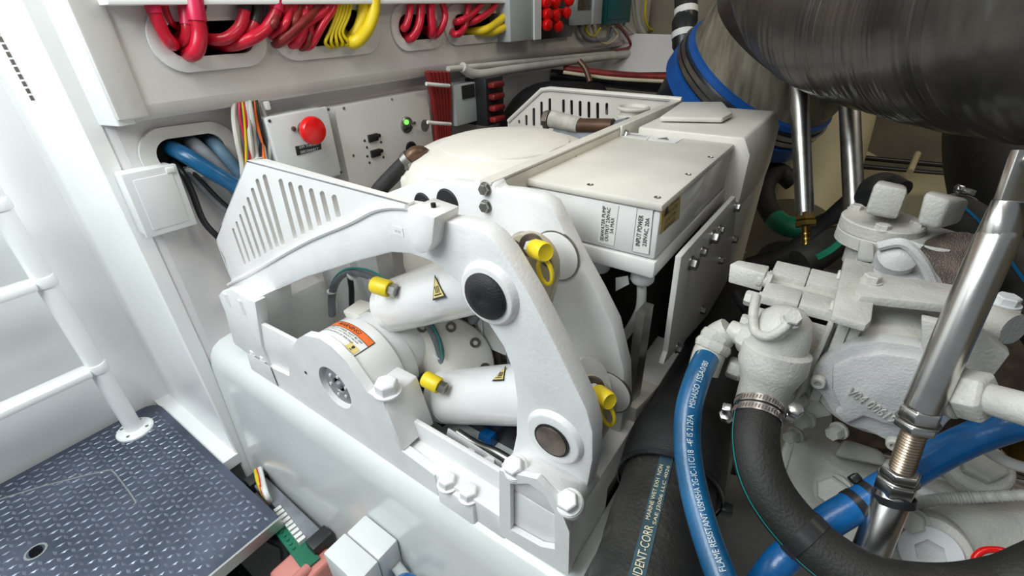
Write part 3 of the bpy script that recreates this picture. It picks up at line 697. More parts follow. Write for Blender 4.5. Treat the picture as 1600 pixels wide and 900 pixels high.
obj('print', [g_text(s, c+Z*.0012+Y*(.004-i*.008), X, Y, .060, .005) for i, s in enumerate(('REFER SERVICING TO', 'QUALIFIED PERSONNEL'))], 'ink', l_, flat=True)
l_, c, P = lbl(((1018, 211), (1067, 217), (1055, 224), (1012, 219)), 2, zl+.0003, Z, 'label', eb)
obj('hazard_triangle', g_slab([tri3(c+Z*.0010+Y*.002, X, Y, .014)], Z, .0005), 'dark', l_)
gl = []
for i, p in enumerate(((1003, 438), (935, 425))):
    q = at(p, 1, ey0+.035); q.z = zbt
    g = obj('cable_gland', [g_lathe([(.024, 0), (.024, -.010), (.020, -.011), (.021, -.026), (.017, -.032), (.010, -.033)], q, Z, 12)], 'plate', eb); gl.append(q)
q = gl[0]
tag(obj('power_cable', g_tube([q-Z*.03, at((1002, 470), 1, q.y), at((997, 490), 1, q.y), at((983, 515), 1, q.y+.01), at((962, 545), 1, q.y+.05)], .0085, 12), 'wirew'), 'white power cable leaving the gland under the electrical box', 'cable')
tag(obj('paper_tag', g_slab([[at(p, 1, ey0+.02) for p in ((962, 434), (981, 431), (983, 444), (962, 455))]], Y, .0006), 'label'), 'small white paper tag hanging under the electrical box', 'tag')

# ================================================================ INSIDE THE GYRO FRAME: hoses and cables
def ptx(ps, ax, v): return [at(p, ax, v) for p in ps]
k1 = obj('cable_harness', g_tube(ptx([(519, 492), (519, 460), (527, 437), (545, 424), (570, 428), (600, 442), (640, 470), (672, 510), (688, 550), (690, 590)], 1, .545), .0095, 12), 'greyhose'); tag(k1, 'grey cable harness arching from the gimbal behind the upper cylinder', 'cable')
k2 = obj('teal_wire', g_tube(ptx([(515, 488), (515, 458), (524, 433), (545, 420), (575, 422), (604, 438), (650, 478), (682, 520), (692, 560)], 1, .538), .0022, 8), 'teal'); tag(k2, 'thin teal wire strapped along the grey harness', 'wire')
k3 = obj('cable_harness', g_tube(ptx([(545, 424), (549, 450), (550, 480), (556, 500)], 1, .552), .007, 10), 'plastic'); tag(k3, 'short black cable dropping from the harness beside the clevis', 'cable')
for p, r in (((519, 455), .013), ((551, 430), .013), ((585, 437), .012), ((686, 553), .013)):
    q = at(p, 1, .545); tag(obj('cable_tie', g_lathe([(r, -.0025), (r, .0025)], q, V((.6, 0, .8)) if p[0] > 530 else Z, 16), 'white'), {519: 'white cable tie low on the left bend of the grey harness', 551: 'white cable tie at the top of the grey harness arch', 585: 'white cable tie on the grey harness beside the upper yellow cap', 686: 'white cable tie low on the harness beside the brass cable lug'}[p[0]], 'cable tie')
tag(obj('cable_lug', [g_tube(ptx([(695, 556), (712, 556), (728, 562)], 1, .60), .006, 8), g_lathe([(.013, 0), (.013, .004)], at((734, 563), 1, .60), -Y, 20)], 'brass'), 'brass cable lug bolted inside the frame between the cylinders', 'terminal')
bp_ = obj('inner_panel', g_box((-.60, .615, -.62), (-.30, .625, -.40)), 'paint2', gy)
q = at((733, 503), 1, .610)
sl = obj('serial_label', g_box((q.x-.035, .611, q.z-.05), (q.x+.035, .613, q.z+.035)), 'label', gy)
obj('print', [g_text('S-16', q-Y*.0+V((-.018, .0, .0)), Z, -X, .055, .012, bold=.0004)]+[g_text('MODEL SERIAL VOLTS', q+V((.004+.009*i, .0, 0)), Z, -X, .05, .004) for i in range(3)], 'ink', sl, flat=True)
tag(obj('grey_conduit', g_tube(ptx([(738, 500), (768, 470), (790, 500), (800, 560), (806, 620)], 1, .60), .011, 12), 'greyhose'), 'grey conduit bending down behind the front arch between the cylinders', 'conduit')
# dark well under the lower cylinder
q = at((770, 700), 1, .56)
wl = [((662, 625), .014, 'plastic', [(640, 590), (655, 630), (690, 665), (730, 690), (790, 735)]), ]
tag(obj('black_hose', g_tube(ptx([(668, 595), (655, 618), (668, 650), (700, 668)], 1, .50), .020, 14), 'plastic'), 'thick black hose behind the lower cylinder cap', 'hose')
tag(obj('grey_pipe', g_tube(ptx([(715, 676), (745, 695), (775, 707), (800, 722)], 1, .47), .009, 12), 'steel'), 'thin grey pipe crossing the dark well inside the frame', 'pipe')
tag(obj('blue_connector', g_hull([at((757, 688), 1, .50)+V(p) for p in ((-.02, 0, -.01), (.02, 0, -.012), (.015, 0, .014), (-.015, 0, .012), (-.02, .03, -.01), (.02, .03, -.012), (.015, .03, .014), (-.015, .03, .012))]), 'blue2', bev=.003), 'small blue connector lying in the dark well under the lower cylinder', 'connector')
tag(obj('rubber_sleeve', g_tube(ptx([(705, 668), (735, 672), (765, 680), (795, 690)], 1, .56), .020, 12), 'dark'), 'dirty brown rubber sleeve behind the blue connector', 'hose')
for i, p in enumerate(((733, 712), (763, 725))):
    q = at(p, 1, .43); obj('hex_bolt', g_bolt(q-Z*.012, Z, .014, .020, X), 'paint', gy)
obj('tie_rail', g_hull([at(p, 1, .44) for p in ((700, 668), (785, 722), (785, 738), (697, 682))]+[at(p, 1, .46) for p in ((700, 668), (785, 722), (785, 738), (697, 682))]), 'paint', gy, bev=.003)
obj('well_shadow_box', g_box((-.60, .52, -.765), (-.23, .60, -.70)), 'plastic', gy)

# ================================================================ HOSES FROM THE GROMMET
xr1 = xr
def hose_x(ps, xs_, r, m, name, label, cat, seg=16, group=None):
    return tag(obj(name, g_tube([at(p, 0, x) for p, x in zip(ps, xs_)], r, seg), m), label, cat, group)
hose_x([(255, 226), (285, 240), (330, 268), (380, 300), (430, 350)], [xr-.06, xr+.03, xr+.07, xr+.09, xr+.1], .0185, 'blue', 'blue_hose', 'bright blue hose leaving the oval grommet, in front of two dusty ones', 'hose')
hose_x([(290, 218), (310, 232), (345, 268), (390, 320)], [xr-.06, xr+.01, xr+.03, xr+.04], .018, 'greyhose', 'grey_hose', 'dusty grey hose in the oval grommet, between the two blue hoses', 'hose')
hose_x([(322, 212), (340, 232), (365, 262), (400, 310)], [xr-.06, xr+.01, xr+.03, xr+.04], .018, 'dustblue', 'blue_hose', 'dusty blue hose at the right end of the oval grommet', 'hose')
hose_x([(262, 244), (285, 270), (300, 300), (318, 345), (345, 375), (400, 430)], [xr-.04, xr+.02, xr+.03, xr+.04, xr+.05, xr+.05], .0075, 'plastic', 'black_cable', 'black cable sagging from the grommet behind the slotted guard', 'cable')
for i, (dx, m, w) in enumerate(((0, 'greyhose', 'grey'), (9, 'plastic', 'black'))):
    hose_x([(285+dx, 262), (312+dx, 290), (340+dx, 318), (380+dx, 350)], [xr+.0, xr+.02, xr+.03, xr+.04], .006, m, 'thin_cable', 'thin %s cable running from the grommet under the bright blue hose' % w, 'cable')

# junction box with hinged cover
q = [at(p, 0, xr+.055) for p in ((188, 272), (268, 262), (312, 345), (235, 373))]
cj = (q[0]+q[1]+q[2]+q[3])/4; uy = ((q[1]-q[0])+(q[2]-q[3])).normalized(); uz = ((q[0]-q[3])+(q[1]-q[2])); uz = (uz-uy*uz.dot(uy)).normalized()
hw, hh = ((q[1]-q[0]).length+(q[2]-q[3]).length)/4, ((q[0]-q[3]).length+(q[1]-q[2]).length)/4
jb = thing('junction_box', 'small white junction box with raised cover under the oval grommet', 'junction box', cj-uz*hh-X*.05)
obj('body', g_box((-hw, -hh, -.055), (hw, hh, -.015), cj, (uy, uz, X)), 'plate', jb, bev=.004)
obj('cover', [g_box((-hw-.002, -hh-.002, -.014), (hw+.002, hh+.002, .0), cj, (uy, uz, X)), g_box((-hw+.014, -hh+.012, -.002), (hw-.012, hh-.014, .002), cj, (uy, uz, X))], 'plate', jb, bev=.003)
obj('latch', g_box((hw-.022, hh-.014, .0), (hw-.004, hh-.002, .004), cj, (uy, uz, X)), 'white', jb, bev=.001)

# wire bundle under the beam
cols = [('wirew', 0, .006), ('wirew', 4, .005), ('pink', 9, .0028), ('ycable', 13, .003), ('orange', 16, .0035), ('red', 14, .003), ('wirew', 22, .006), ('wirew', 26, .006), ('plastic', 31, .0045), ('blue', 29, .0045), ('orange', 36, .004), ('plastic', 39, .004), ('wirew', 43, .0055), ('tanink', 40, .003)]
nm = {'wirew': 'white', 'pink': 'pink', 'ycable': 'yellow', 'orange': 'orange', 'red': 'red', 'plastic': 'black', 'blue': 'blue', 'tanink': 'tan'}
random.seed(21)
for i, (m, dx, r) in enumerate(cols):
    j = lambda s=4: random.uniform(-s, s)
    c = obj('wire', g_tube([at((366+dx*.85, 150), 0, xr+.05), at((368+dx+j(), 185+j()), 0, xr+.055+j(.012)), at((371+dx*1.1+j(5), 225+j()), 0, xr+.06+j(.012)), at((376+dx*.95+j(), 262), 0, xr+.07+j(.01)), at((380+dx, 320), 0, xr+.08)], r, 8, 5), m)
    sm_ = [k for k, q_ in enumerate(cols) if q_[0] == m]; sm_.sort(key=lambda k: cols[k][1]); n_ = len(sm_); k_ = sm_.index(i)
    pos = '' if n_ == 1 else ('left ', 'right ')[k_] if n_ == 2 else ('leftmost ', 'second ', 'middle ', 'fourth ', 'rightmost ')[k_]
    tag(c, '%s%s wire%s in the loose vertical bundle beside the emergency stop box' % (pos, nm[m], ' from the left' if pos in ('second ', 'fourth ') else ''), 'wire', 'wires of the vertical bundle')
tag(obj('cable_clip', g_cbox(at((417, 165), 0, xr+.06), (.012, .014, .02)), 'white', bev=.003), 'small white cable clip under the beam beside the wire bundle', 'clip')

# emergency stop box
ES = xr+.085
q = [at(p, 0, ES) for p in ((416, 190), (512, 166), (538, 270), (455, 292))]
cj = q[1]; uy = Y; 
y0_, y1_ = (q[0].y), (q[1].y); z1_, z0_ = q[1].z, at((538, 272), 0, ES).z
es = thing('emergency_stop_box', 'grey-white switch box with a red mushroom button beside the wire bundle', 'switch box', (xr, (y0_+y1_)/2, z0_))
obj('body', g_box((xr, y0_+.004, z0_+.004), (ES-.012, y1_-.004, z1_-.004)), 'plate', es, bev=.005)
obj('cover', g_box((ES-.011, y0_, z0_), (ES, y1_, z1_)), 'plate', es, bev=.006)
for p in ((421, 189), (513, 171), (533, 269)): obj('screw', g_lathe([(.004, 0), (.004, .001)], at(p, 0, ES), X, 12), 'dark', es)
q = at((480, 200), 0, ES+.02)
qb = V((ES, q.y, q.z)); dd = at((494, 205), 0, ES+.05)
btn = obj('push_button', g_lathe([(.018, .022), (.034, .026), (.0365, .032), (.0365, .040), (.032, .047), (.018, .051), (.001, .052)], V((ES, dd.y, dd.z)), X, 36), 'button', es); lab(btn, 'large red mushroom push button')
obj('button_neck', g_lathe([(.022, 0), (.022, .006), (.016, .008), (.016, .024)], V((ES, dd.y, dd.z)), X, 24), 'dark', es)
obj('indicator', g_lathe([(.006, 0), (.006, .004), (.001, .006)], at((458, 201), 0, ES), X, 14), 'dark', es)
q = [at(p, 0, ES+.001) for p in ((461, 229), (501, 221), (502, 233), (464, 243))]; c = (q[0]+q[1]+q[2]+q[3])/4
npl = obj('nameplate', g_slab([q], X, .001), 'ink', es)
rt = (q[1]-q[0]).normalized(); upv = X.cross(rt)
obj('print', [g_text('E/M THRUST', c+X*.0015+upv*.007, rt, upv, .055, .007, bold=.0004), g_text('DISCONNECT', c+X*.0015-upv*.006, rt, upv, .055, .007, bold=.0004)], 'whiteink', npl, flat=True)

# control panel
CP = xr+.075
q0, q1, q2 = at((522, 168), 0, CP), at((668, 140), 0, CP), at((690, 262), 0, CP)
cpn = thing('control_panel', 'brushed metal control panel with sockets and a green light beside the emergency stop box', 'control panel', (xr, (q0.y+q1.y)/2, q2.z-.1))
yA, yB, zT, zB = q0.y, q1.y, (q0.z+q1.z)/2, q2.z-.12
obj('housing', g_box((xr, yA+.003, zB+.003), (CP-.006, yB-.003, zT-.003)), 'alu', cpn, bev=.004)
obj('face_plate', g_box((CP-.005, yA, zB), (CP, yB, zT)), 'alu', cpn, bev=.002)
for p in ((537, 169), (612, 155), (682, 205), (552, 243)): obj('screw', g_lathe([(.004, 0), (.004, .0015)], at(p, 0, CP), X, 10), 'steel', cpn)
for c_, dx in (((582, 215), 0), ((586, 239), 0)):
    q = at(c_, 0, CP); obj('socket', g_cbox(q+X*.003, (.008, .036, .022)), 'plastic', cpn, bev=.001); obj('socket_peg', g_lathe([(.006, 0), (.006, .006)], q+Y*.024+Z*.002, X, 10), 'plastic', cpn)
    for a, b in ((-.032, -.003), (-.028, -.024), (.03, -.02)): obj('led', g_lathe([(.0042, 0), (.003, .002)], q+V((0, a, b)), X, 10), 'plastic', cpn)
q = at((635, 195), 0, CP)
kd = obj('gauge', g_lathe([(.026, 0), (.026, .004), (.022, .006), (.020, .003)], q, X, 28), 'steel', cpn)
lab(obj('indicator_light', g_lathe([(.008, .003), (.007, .008), (.001, .010)], q+V((0, -.002, .009)), X, 16), 'led', cpn), 'glowing green indicator light')
obj('gauge_knob', [g_lathe([(.007, .003), (.007, .012)], q+V((0, .008, -.008)), X, 14), g_lathe([(.005, .003), (.005, .008)], q+V((0, -.008, -.012)), X, 14)], 'plastic', cpn)
obj('gauge_tab', g_lathe([(.005, 0), (.005, .004)], at((647, 192), 0, CP), X, 12), 'dark', cpn)
lab(obj('panel_port', g_lathe([(.024, 0), (.024, .003), (.019, .004), (.018, .001)], at((642, 232), 0, CP), X, 24), 'plastic', cpn), 'round black cable port')
obj('stain_disc', g_lathe([(.020, 0), (.020, .0008)], at((664, 196), 0, CP), X, 24), 'steel', cpn)

# coolant hose to the dome
hz = zc-.05
ca = [at((582, 310), 1, .80), at((604, 288), 1, .78), at((630, 262), 1, .76), at((647, 246), 1, .74)]
bh = thing('coolant_hose', 'black coolant hose with clamp and copper elbow beside the dome cover', 'hose', tuple(ca[0]))
P_ = [at((588, 302), 2, hz), at((610, 280), 2, hz+.01), at((632, 256), 2, hz+.02), at((646, 243), 2, hz+.02)]
P_ = [at(p, 1, y) for p, y in (((575, 325), .60), ((592, 298), .61), ((614, 274), .63), ((638, 250), .65))]
obj('hose', g_tube(P_, .0165, 16), 'hose', bh)
obj('clamp', [g_lathe([(.019, -.007), (.019, .007)], P_[-1], P_[-1]-P_[-2], 24), g_cbox(P_[-1]+V((.012, -.012, -.008)), (.012, .012, .014))], 'steel', bh)
obj('copper_elbow', g_tube([P_[-1], at((648, 240), 1, .66), at((660, 240), 1, .68), at((672, 250), 1, .72)], .0145, 14), 'bronze', bh)
tag(obj('sensor_wire', g_tube([at((642, 268), 1, .66), at((655, 282), 1, .66), at((680, 292), 1, .64), at((700, 296), 1, .62)], .0028, 8), 'plastic'), 'thin black wire drooping from the coolant hose over the gyro roof', 'wire')

# ================================================================ CABLES OVER THE BEAM
def cab(pts, r, m, label, group=None, name='cable', xo=None, top=None):
    n = len(pts); xs_ = xo or [BX+.028]*(n-1)+[BX-.05]
    P = [at(p, 0, x) for p, x in zip(pts, xs_)]
    c = thing(name, label, 'cable', tuple(P[0]), group) if top else None
    g = g_tube(P, r, 12, 6)
    if top:
        obj('jacket', g, m, c); sm = smooth(P, 6); k = max(3, int(len(sm)*top[1])); obj('tape_wrap', g_tube(sm[:k], r*1.15, 12, raw=True), top[0], c); return c
    return tag(obj(name, g, m), label, 'cable', group)
def q2(*l): return [(200+x/3, y/3) for x, y in l]
R = .0125
cab(q2((100, -20), (125, 60), (165, 150), (200, 200), (215, 205), (235, 150)), R, 'red', 'leftmost red cable dipping into the first oval opening', top=('pink', .25), xo=[BX+.03, BX+.03, BX+.03, BX+.025, BX+.0, BX-.06])
cab(q2((160, -20), (185, 70), (215, 115), (250, 130)), R*.55, 'red', 'thin dark red cable behind the leftmost red cable', xo=[BX+.01, BX+.01, BX+.0, BX-.06])
cab(q2((262, -20), (275, 80), (280, 150), (265, 200), (240, 190)), R, 'red', 'red cable with magenta tape, second from the left', xo=[BX+.025, BX+.03, BX+.03, BX+.01, BX-.05], top=('pink', .4))
cab(q2((305, -20), (320, 70), (335, 150), (325, 225), (295, 255), (250, 245)), R*1.25, 'red', 'thickest red cable, looping lowest in the first oval opening', xo=[BX+.04, BX+.045, BX+.045, BX+.04, BX+.02, BX-.05], top=('pink', .3))
cab(q2((365, -20), (352, 60), (350, 110)), R*.4, 'plastic', 'thin black cable beside the thickest red cable', xo=[BX+.02, BX+.0, BX-.05])
cab(q2((545, -20), (545, 60), (520, 130), (460, 180), (390, 185), (340, 170)), R, 'red', 'red cable with black tape curling left into the first opening', xo=[BX+.03]*4+[BX+.01, BX-.06], top=('plastic', .22))
cab(q2((605, -20), (600, 80), (570, 150), (510, 185), (420, 200)), R, 'red', 'red cable with long black sleeve right of the first opening', xo=[BX+.025]*3+[BX+.0, BX-.06], top=('plastic', .38))
cab(q2((700, -20), (690, 60), (640, 140), (560, 190), (470, 215), (400, 210)), R*1.1, 'red', 'long red cable sweeping across the gap between the first two openings', xo=[BX+.035]*4+[BX+.0, BX-.07], top=('pink', .2))
random.seed(11)
for i, (x0, x1, y1) in enumerate(((700, 640, 130), (740, 690, 130), (775, 700, 150), (800, 740, 170), (830, 770, 200), (865, 790, 205), (895, 815, 215), (930, 720, 190), (960, 840, 210), (880, 700, 195), (850, 830, 200), (760, 680, 160))):
    s = random.uniform(-8, 8)
    cab(q2((x0+10, -20), (x0, 40), ((x0+x1)/2+15+s, 110), (x1+25, y1-10), (x1-10, y1+10), (x1-50, y1-20)), R*random.uniform(.6, .9), 'red' if i % 3 else 'dred', 'red cable in the tangle hanging over the second oval opening', 'red cables over the second opening', xo=[BX+.03, BX+.03, BX+random.uniform(.02, .05), BX+random.uniform(.02, .04), BX+.0, BX-.06])
cab(q2((1155, -20), (1150, 60), (1120, 140), (1070, 195), (1030, 190), (1000, 150)), R*1.35, 'yellow', 'thick yellow cable at the right end of the second opening', xo=[BX+.04]*4+[BX+.0, BX-.06])
cab(q2((1110, -20), (1100, 60), (1080, 130), (1040, 180), (1010, 170)), R*1.15, 'yellow', 'thick yellow cable just left of the rightmost yellow one', xo=[BX+.025]*3+[BX+.0, BX-.06])
for i, x in enumerate((985, 1000, 1015, 1030, 1045)):
    cab(q2((x+5, -20), (x-10, 70), (x-40, 150), (x-60+i*12, 200), (x-30, 222-i*3), (x-5, 180)), R*.36, 'ycable', ('leftmost', 'second from left', 'middle', 'fourth from left', 'rightmost')[i]+' of the thin yellow wires looping beside the thick yellow cables', 'thin yellow wires at the second opening', xo=[BX+.03]*4+[BX+.01, BX-.05], name='wire')
def q3(*l): return [(560+x/3, y/3) for x, y in l]
for pts, r, l in ((((245, -20), (240, 60), (225, 120), (210, 130), (215, 90)), .9, 'leftmost red cable at the third opening'), (((290, -20), (290, 80), (270, 150), (235, 180), (200, 150)), 1.1, 'glossy red cable curling lowest at the third opening'),
                  (((338, -20), (340, 80), (345, 140), (340, 160), (310, 140)), 1.15, 'straight red cable in the middle of the third opening'), (((380, -20), (405, 60), (395, 120), (360, 165), (310, 150)), .9, 'rightmost red cable at the third opening')):
    cab(q3(*pts), R*r, 'red', l, xo=[BX+.03]*(len(pts)-2)+[BX+.01, BX-.05])
for pts, l in ((((515, -20), (510, 60), (490, 140), (450, 160), (420, 120)), 'dark red cable crossing in front at the fourth opening'), (((600, -20), (540, 60), (470, 100), (430, 100)), 'upper red cable slanting into the fourth opening'), (((665, -20), (620, 50), (540, 100), (450, 120)), 'lower red cable slanting into the fourth opening')):
    cab(q3(*pts), R*.9, 'red', l, xo=[BX+.03]*(len(pts)-1)+[BX-.05])
for pts, l in ((((760, -20), (750, 50), (700, 115), (630, 150), (520, 155)), 'outer yellow cable at the fourth opening'), (((720, -20), (705, 50), (650, 105), (590, 140), (500, 150)), 'inner yellow cable at the fourth opening')):
    cab(q3(*pts), R*1.1, 'yellow', l, xo=[BX+.035]*(len(pts)-1)+[BX-.03])

# right of the shelf: enclosures on the beam
def bx_px(pa, pb, xf, depth, m, name, label, cat, bev=.004):
    a, b = at(pa, 0, xf), at(pb, 0, xf); z0, z1 = min(a.z, b.z), max(a.z, b.z)
    return tag(obj(name, g_box((xf-depth, a.y, z0), (xf, b.y, z1)), m, bev=bev), label, cat)
def bx_thing(pa, pb, xf, depth, m, name, label, cat, parts):
    a, b = at(pa, 0, xf), at(pb, 0, xf); z0, z1 = min(a.z, b.z), max(a.z, b.z)
    t = thing(name, label, cat, (xf-depth/2, (a.y+b.y)/2, z0)); obj('case', g_box((xf-depth, a.y, z0), (xf, b.y, z1)), m, t, bev=.004); parts(t, a, b, z0, z1, xf); return t
def pA(t, a, b, z0, z1, xf): obj('lid_edge', g_box((xf, b.y-.05, z0), (xf+.006, b.y, z1)), 'plate', t)
bx_thing((798, 66), (844, -20), BX+.07, .10, 'greybox', 'cable_trunking', 'grey plastic trunking end beside the red breaker handles', 'trunking', pA)
def pB(t, a, b, z0, z1, xf):
    for p in ((853, 3), (868, 3), (855, 22), (868, 24), (885, 20), (855, 39), (872, 41), (890, 0)):
        c = at(p, 0, xf+.05); lab(obj('handle', g_lathe([(.010, -.05), (.010, -.015), (.021, -.010), (.024, .0), (.020, .012), (.001, .018)], c, V((1, -.2, -.2)), 16), 'button', t), 'red knob')
bx_thing((846, 62), (897, -25), BX+.03, .06, 'plastic', 'switch_block', 'black switch block with a cluster of red knobs on the beam', 'switch', pB)
def pC(t, a, b, z0, z1, xf):
    obj('window', g_box((xf, a.y+.02, z0+.06), (xf+.003, b.y-.1, z1)), 'dark', t, bev=.001); obj('frame', g_box((xf, b.y-.09, z0), (xf+.012, b.y, z1)), 'greybox', t, bev=.002)
bx_thing((898, 40), (940, -30), BX+.06, .10, 'greybox', 'breaker_enclosure', 'grey breaker enclosure between red knobs and teal box', 'enclosure', pC)
def pD(t, a, b, z0, z1, xf): obj('cover', g_box((xf, a.y+.02, z0+.02), (xf+.006, b.y-.02, z1)), 'tealbox', t, bev=.002)
bx_thing((945, 38), (990, -30), BX+.05, .10, 'tealbox', 'charger_box', 'dark teal enclosure right of the grey breaker box', 'enclosure', pD)
for i, (pts, m, r, l) in enumerate([
    (((992, -10), (1000, 40), (1020, 62), (1045, 50), (1062, 10)), 'wirew', .012, 'pale cable looping lowest right of the teal box'),
    (((1010, -10), (1008, 25), (1015, 45), (1030, 40), (1035, -10)), 'ycable', .007, 'thin yellow cable loop right of the teal box'),
    (((1040, -10), (1040, 30), (1030, 58), (1035, 62)), 'wirew', .010, 'pale cable hanging straight beside the black connectors'),
    (((905, 40), (912, 55), (925, 62), (950, 60), (958, 40)), 'greyhose', .010, 'grey cable loop under the breaker enclosure'),
    (((925, 40), (935, 62), (950, 68), (965, 55), (955, 40)), 'tanink', .007, 'tan cable loop under the breaker enclosure'),
    (((960, 35), (975, 50), (985, 72), (960, 80)), 'dred', .008, 'dark red cable under the teal box'),
    (((975, 38), (1000, 58), (1030, 66), (1050, 60)), 'wirew', .008, 'pale cable running from the teal box to the right'),
    (((915, 40), (918, 52), (928, 56), (938, 44)), 'ycable', .006, 'small yellow loop under the breaker enclosure'),
    (((722, 105), (745, 116), (800, 108), (880, 97), (1000, 82), (1100, 66)), 'wirew', .018, 'long off-white conduit running under the beam edge'),
    (((700, 108), (800, 98), (900, 88), (1020, 76), (1110, 60)), 'wirew', .010, 'thin white cable along the beam edge above the conduit')]):
    xx = BX+.03
    tag(obj('cable', g_tube([at(p, 0, xx) for p in pts], r, 10, 6), m), l, 'cable')
for p, l in (((1072, 12), 'upper'), ((1068, 48), 'lower')):
    c = dp(p, 1.9); t = thing('hose_fitting', l+' black hose coupling with a pale band beside the blue coupling', 'coupling', tuple(c))
    obj('sleeve', g_lathe([(.03, -.09), (.045, -.06), (.045, .04), (.03, .07)], c, V((-.3, .4, 1)), 16), 'plastic', t, bev=.002); obj('band', g_lathe([(.047, -.03), (.047, -.005)], c, V((-.3, .4, 1)), 16), 'label', t)
# behind the gyro, under the beam
XB = xr
rc_ = []
for i in range(6):
    tag(obj('red_cable', g_tube([at((668+i*6, 112), 0, xr+.10), at((676+i*5, 150), 0, xr+.09), at((681+i*4, 190), 0, xr+.08), at((684+i*3.5, 240), 0, xr+.08)], .011, 8, 4), 'dred'), 'dark red cable in the vertical bundle behind the control panel', 'cable', 'dark red cables behind the control panel')
for p in ((688, 133), (690, 193)):
    tag(obj('cable_tie', g_tube([at((p[0]-22, p[1]-2), 0, xr+.12), at(p, 0, xr+.125), at((p[0]+14, p[1]+1), 0, xr+.12)], .006, 8), 'white'), 'white cable tie %s around the dark red cables' % ('high' if p[1] < 150 else 'low'), 'cable tie')
def pE(t, a, b, z0, z1, xf): obj('label_plate', g_box((xf, a.y+.04, z1-.05), (xf+.004, a.y+.11, z1-.005)), 'ink', t)
bx_thing((714, 198), (757, 125), xr+.10, .08, 'greybox', 'relay_box', 'grey relay box with black label behind the dome cover', 'relay box', pE)
def pF(t, a, b, z0, z1, xf):
    for i in range(4): lab(obj('fuse', g_box((xf, a.y+.01, z0+(z1-z0)*(.08+i*.24)), (xf+.03, b.y-.03, z0+(z1-z0)*(.2+i*.24))), 'dred', t, bev=.006), 'dark red fuse holder')
bx_thing((762, 198), (786, 118), xr+.15, .1, 'plastic', 'fuse_rack', 'black upright fuse rack with dark red holders', 'fuse rack', pF)
tag(obj('intake_duct', g_tube([dp((800, 240), 2.0), dp((815, 190), 2.0), dp((850, 160), 2.1), dp((930, 158), 2.3)], .085, 24), 'rubber'), 'fat black duct curving behind the rear slotted guard', 'duct')
for i, (pts, r, m, l) in enumerate((
    (((860, 118), (930, 124), (1000, 132), (1070, 138)), .03, 'plastic', 'black pipe with dark teal sheen behind the rear guard'),
    (((880, 108), (950, 116), (1010, 120), (1070, 122)), .018, 'dred', 'dull red hose running level behind the rear guard'),
    (((880, 113), (950, 122), (1010, 126), (1070, 128)), .008, 'tanink', 'tan hose running level behind the rear guard'),
    (((905, 95), (915, 108), (922, 128)), .012, 'bronze', 'short bronze coloured pipe dropping behind the rear guard'))):
    tag(obj('pipe', g_tube([dp(p, 2.3-.08*i) for p in pts], r, 12), m), l, 'pipe')
tag(obj('shelf_board', g_hull([dp(p, d) for p, d in (((890, 134), 2.5), ((1062, 140), 2.5), ((1062, 160), 2.42), ((890, 150), 2.42), ((890, 140), 2.6), ((1062, 146), 2.6))]), 'beige'), 'beige ledge behind the rear slotted guard', 'ledge')

# ================================================================ LADDER
lx = at((212, 672), 2, ZF)
ld = thing('ladder', 'white tubular ladder standing on the blue-grey tread plate', 'ladder', tuple(lx))
obj('rail', g_cyl(lx, lx+Z*1.9, .023), 'wall', ld)
obj('rail', g_cyl(lx-Y*.42, lx-Y*.42+Z*1.9, .023), 'wall', ld)
obj('foot_flange', g_lathe([(.052, 0), (.052, .006), (.048, .010), (.024, .012)], lx, Z, 32), 'wall', ld)
obj('foot_flange', g_lathe([(.052, 0), (.052, .006), (.048, .010), (.024, .012)], lx-Y*.42, Z, 32), 'wall', ld)
for i in range(4):
    a = math.radians(45+90*i); obj('screw', g_lathe([(.005, .009), (.005, .012)], lx+X*.038*math.cos(a)+Y*.038*math.sin(a), Z, 10), 'steel', ld)
for p in ((150, 574), (65, 440), (-10, 320)):
    z_ = at(p, 0, lx.x).z
    obj('rung', g_box((lx.x-.030, lx.y-.40, z_-.012), (lx.x+.030, lx.y-.02, z_+.010)), 'wall', ld, bev=.005)
    obj('rung_collar', g_lathe([(.0265, -.016), (.0265, .016)], V((lx.x, lx.y, z_)), Z, 24), 'wall', ld, bev=.004)

# ================================================================ BOTTOM LEFT: bilge items between floor plate and stringer
SF = .322
qa, qb = at((570, 800), 1, SF), at((622, 846), 1, SF)
zt_b = (qa.z+qb.z)/2; w_ = qb.x-qa.x
q3_ = at((541, 832), 2, zt_b); q4_ = at((505, 865), 2, zt_b)
wb_ = thing('connection_box', 'white two-part connection box mounted low on the stringer face', 'junction box', (qa.x+w_/2, (SF+q4_.y)/2, zt_b-.10))
obj('back_box', g_box((qa.x, q3_.y, zt_b-.10), (qb.x, SF, zt_b)), 'plate', wb_, bev=.005)
obj('cover', g_box((qa.x-.002, q4_.y, zt_b-.102), (qb.x+.002, q3_.y-.002, zt_b+.001)), 'plate', wb_, bev=.004)
obj('conduit_stub', g_cyl(V((qb.x+.005, .30, zt_b-.06)), V((qb.x+.03, .30, zt_b-.08)), .012), 'stringer', wb_)
tag(obj('blue_hose', g_tube([at((600, 925), 1, .29), at((632, 905), 1, .29), at((660, 918), 1, .29)], .012, 12), 'blue2'), 'short piece of blue hose peeking out beside the connection box', 'hose')
zb_ = -1.22
ra = at((478, 850), 2, zb_+.03); 
rb = thing('float_switch_box', 'translucent red plastic box beside the white connection box', 'bilge switch', (ra.x, ra.y-.04, zb_-.10))
c = at((480, 880), 2, zb_); u = (at((512, 875), 2, zb_)-at((470, 850), 2, zb_)); u = X; w = Y
obj('cover', g_box((-.055, -.075, -.08), (.05, .055, .012), c, (X, Y, Z)), 'redplastic', rb, bev=.012, seg=3)
obj('spout', g_cyl(c+V((.02, -.01, .01)), c+V((.035, -.07, .03)), .014), 'redplastic', rb)
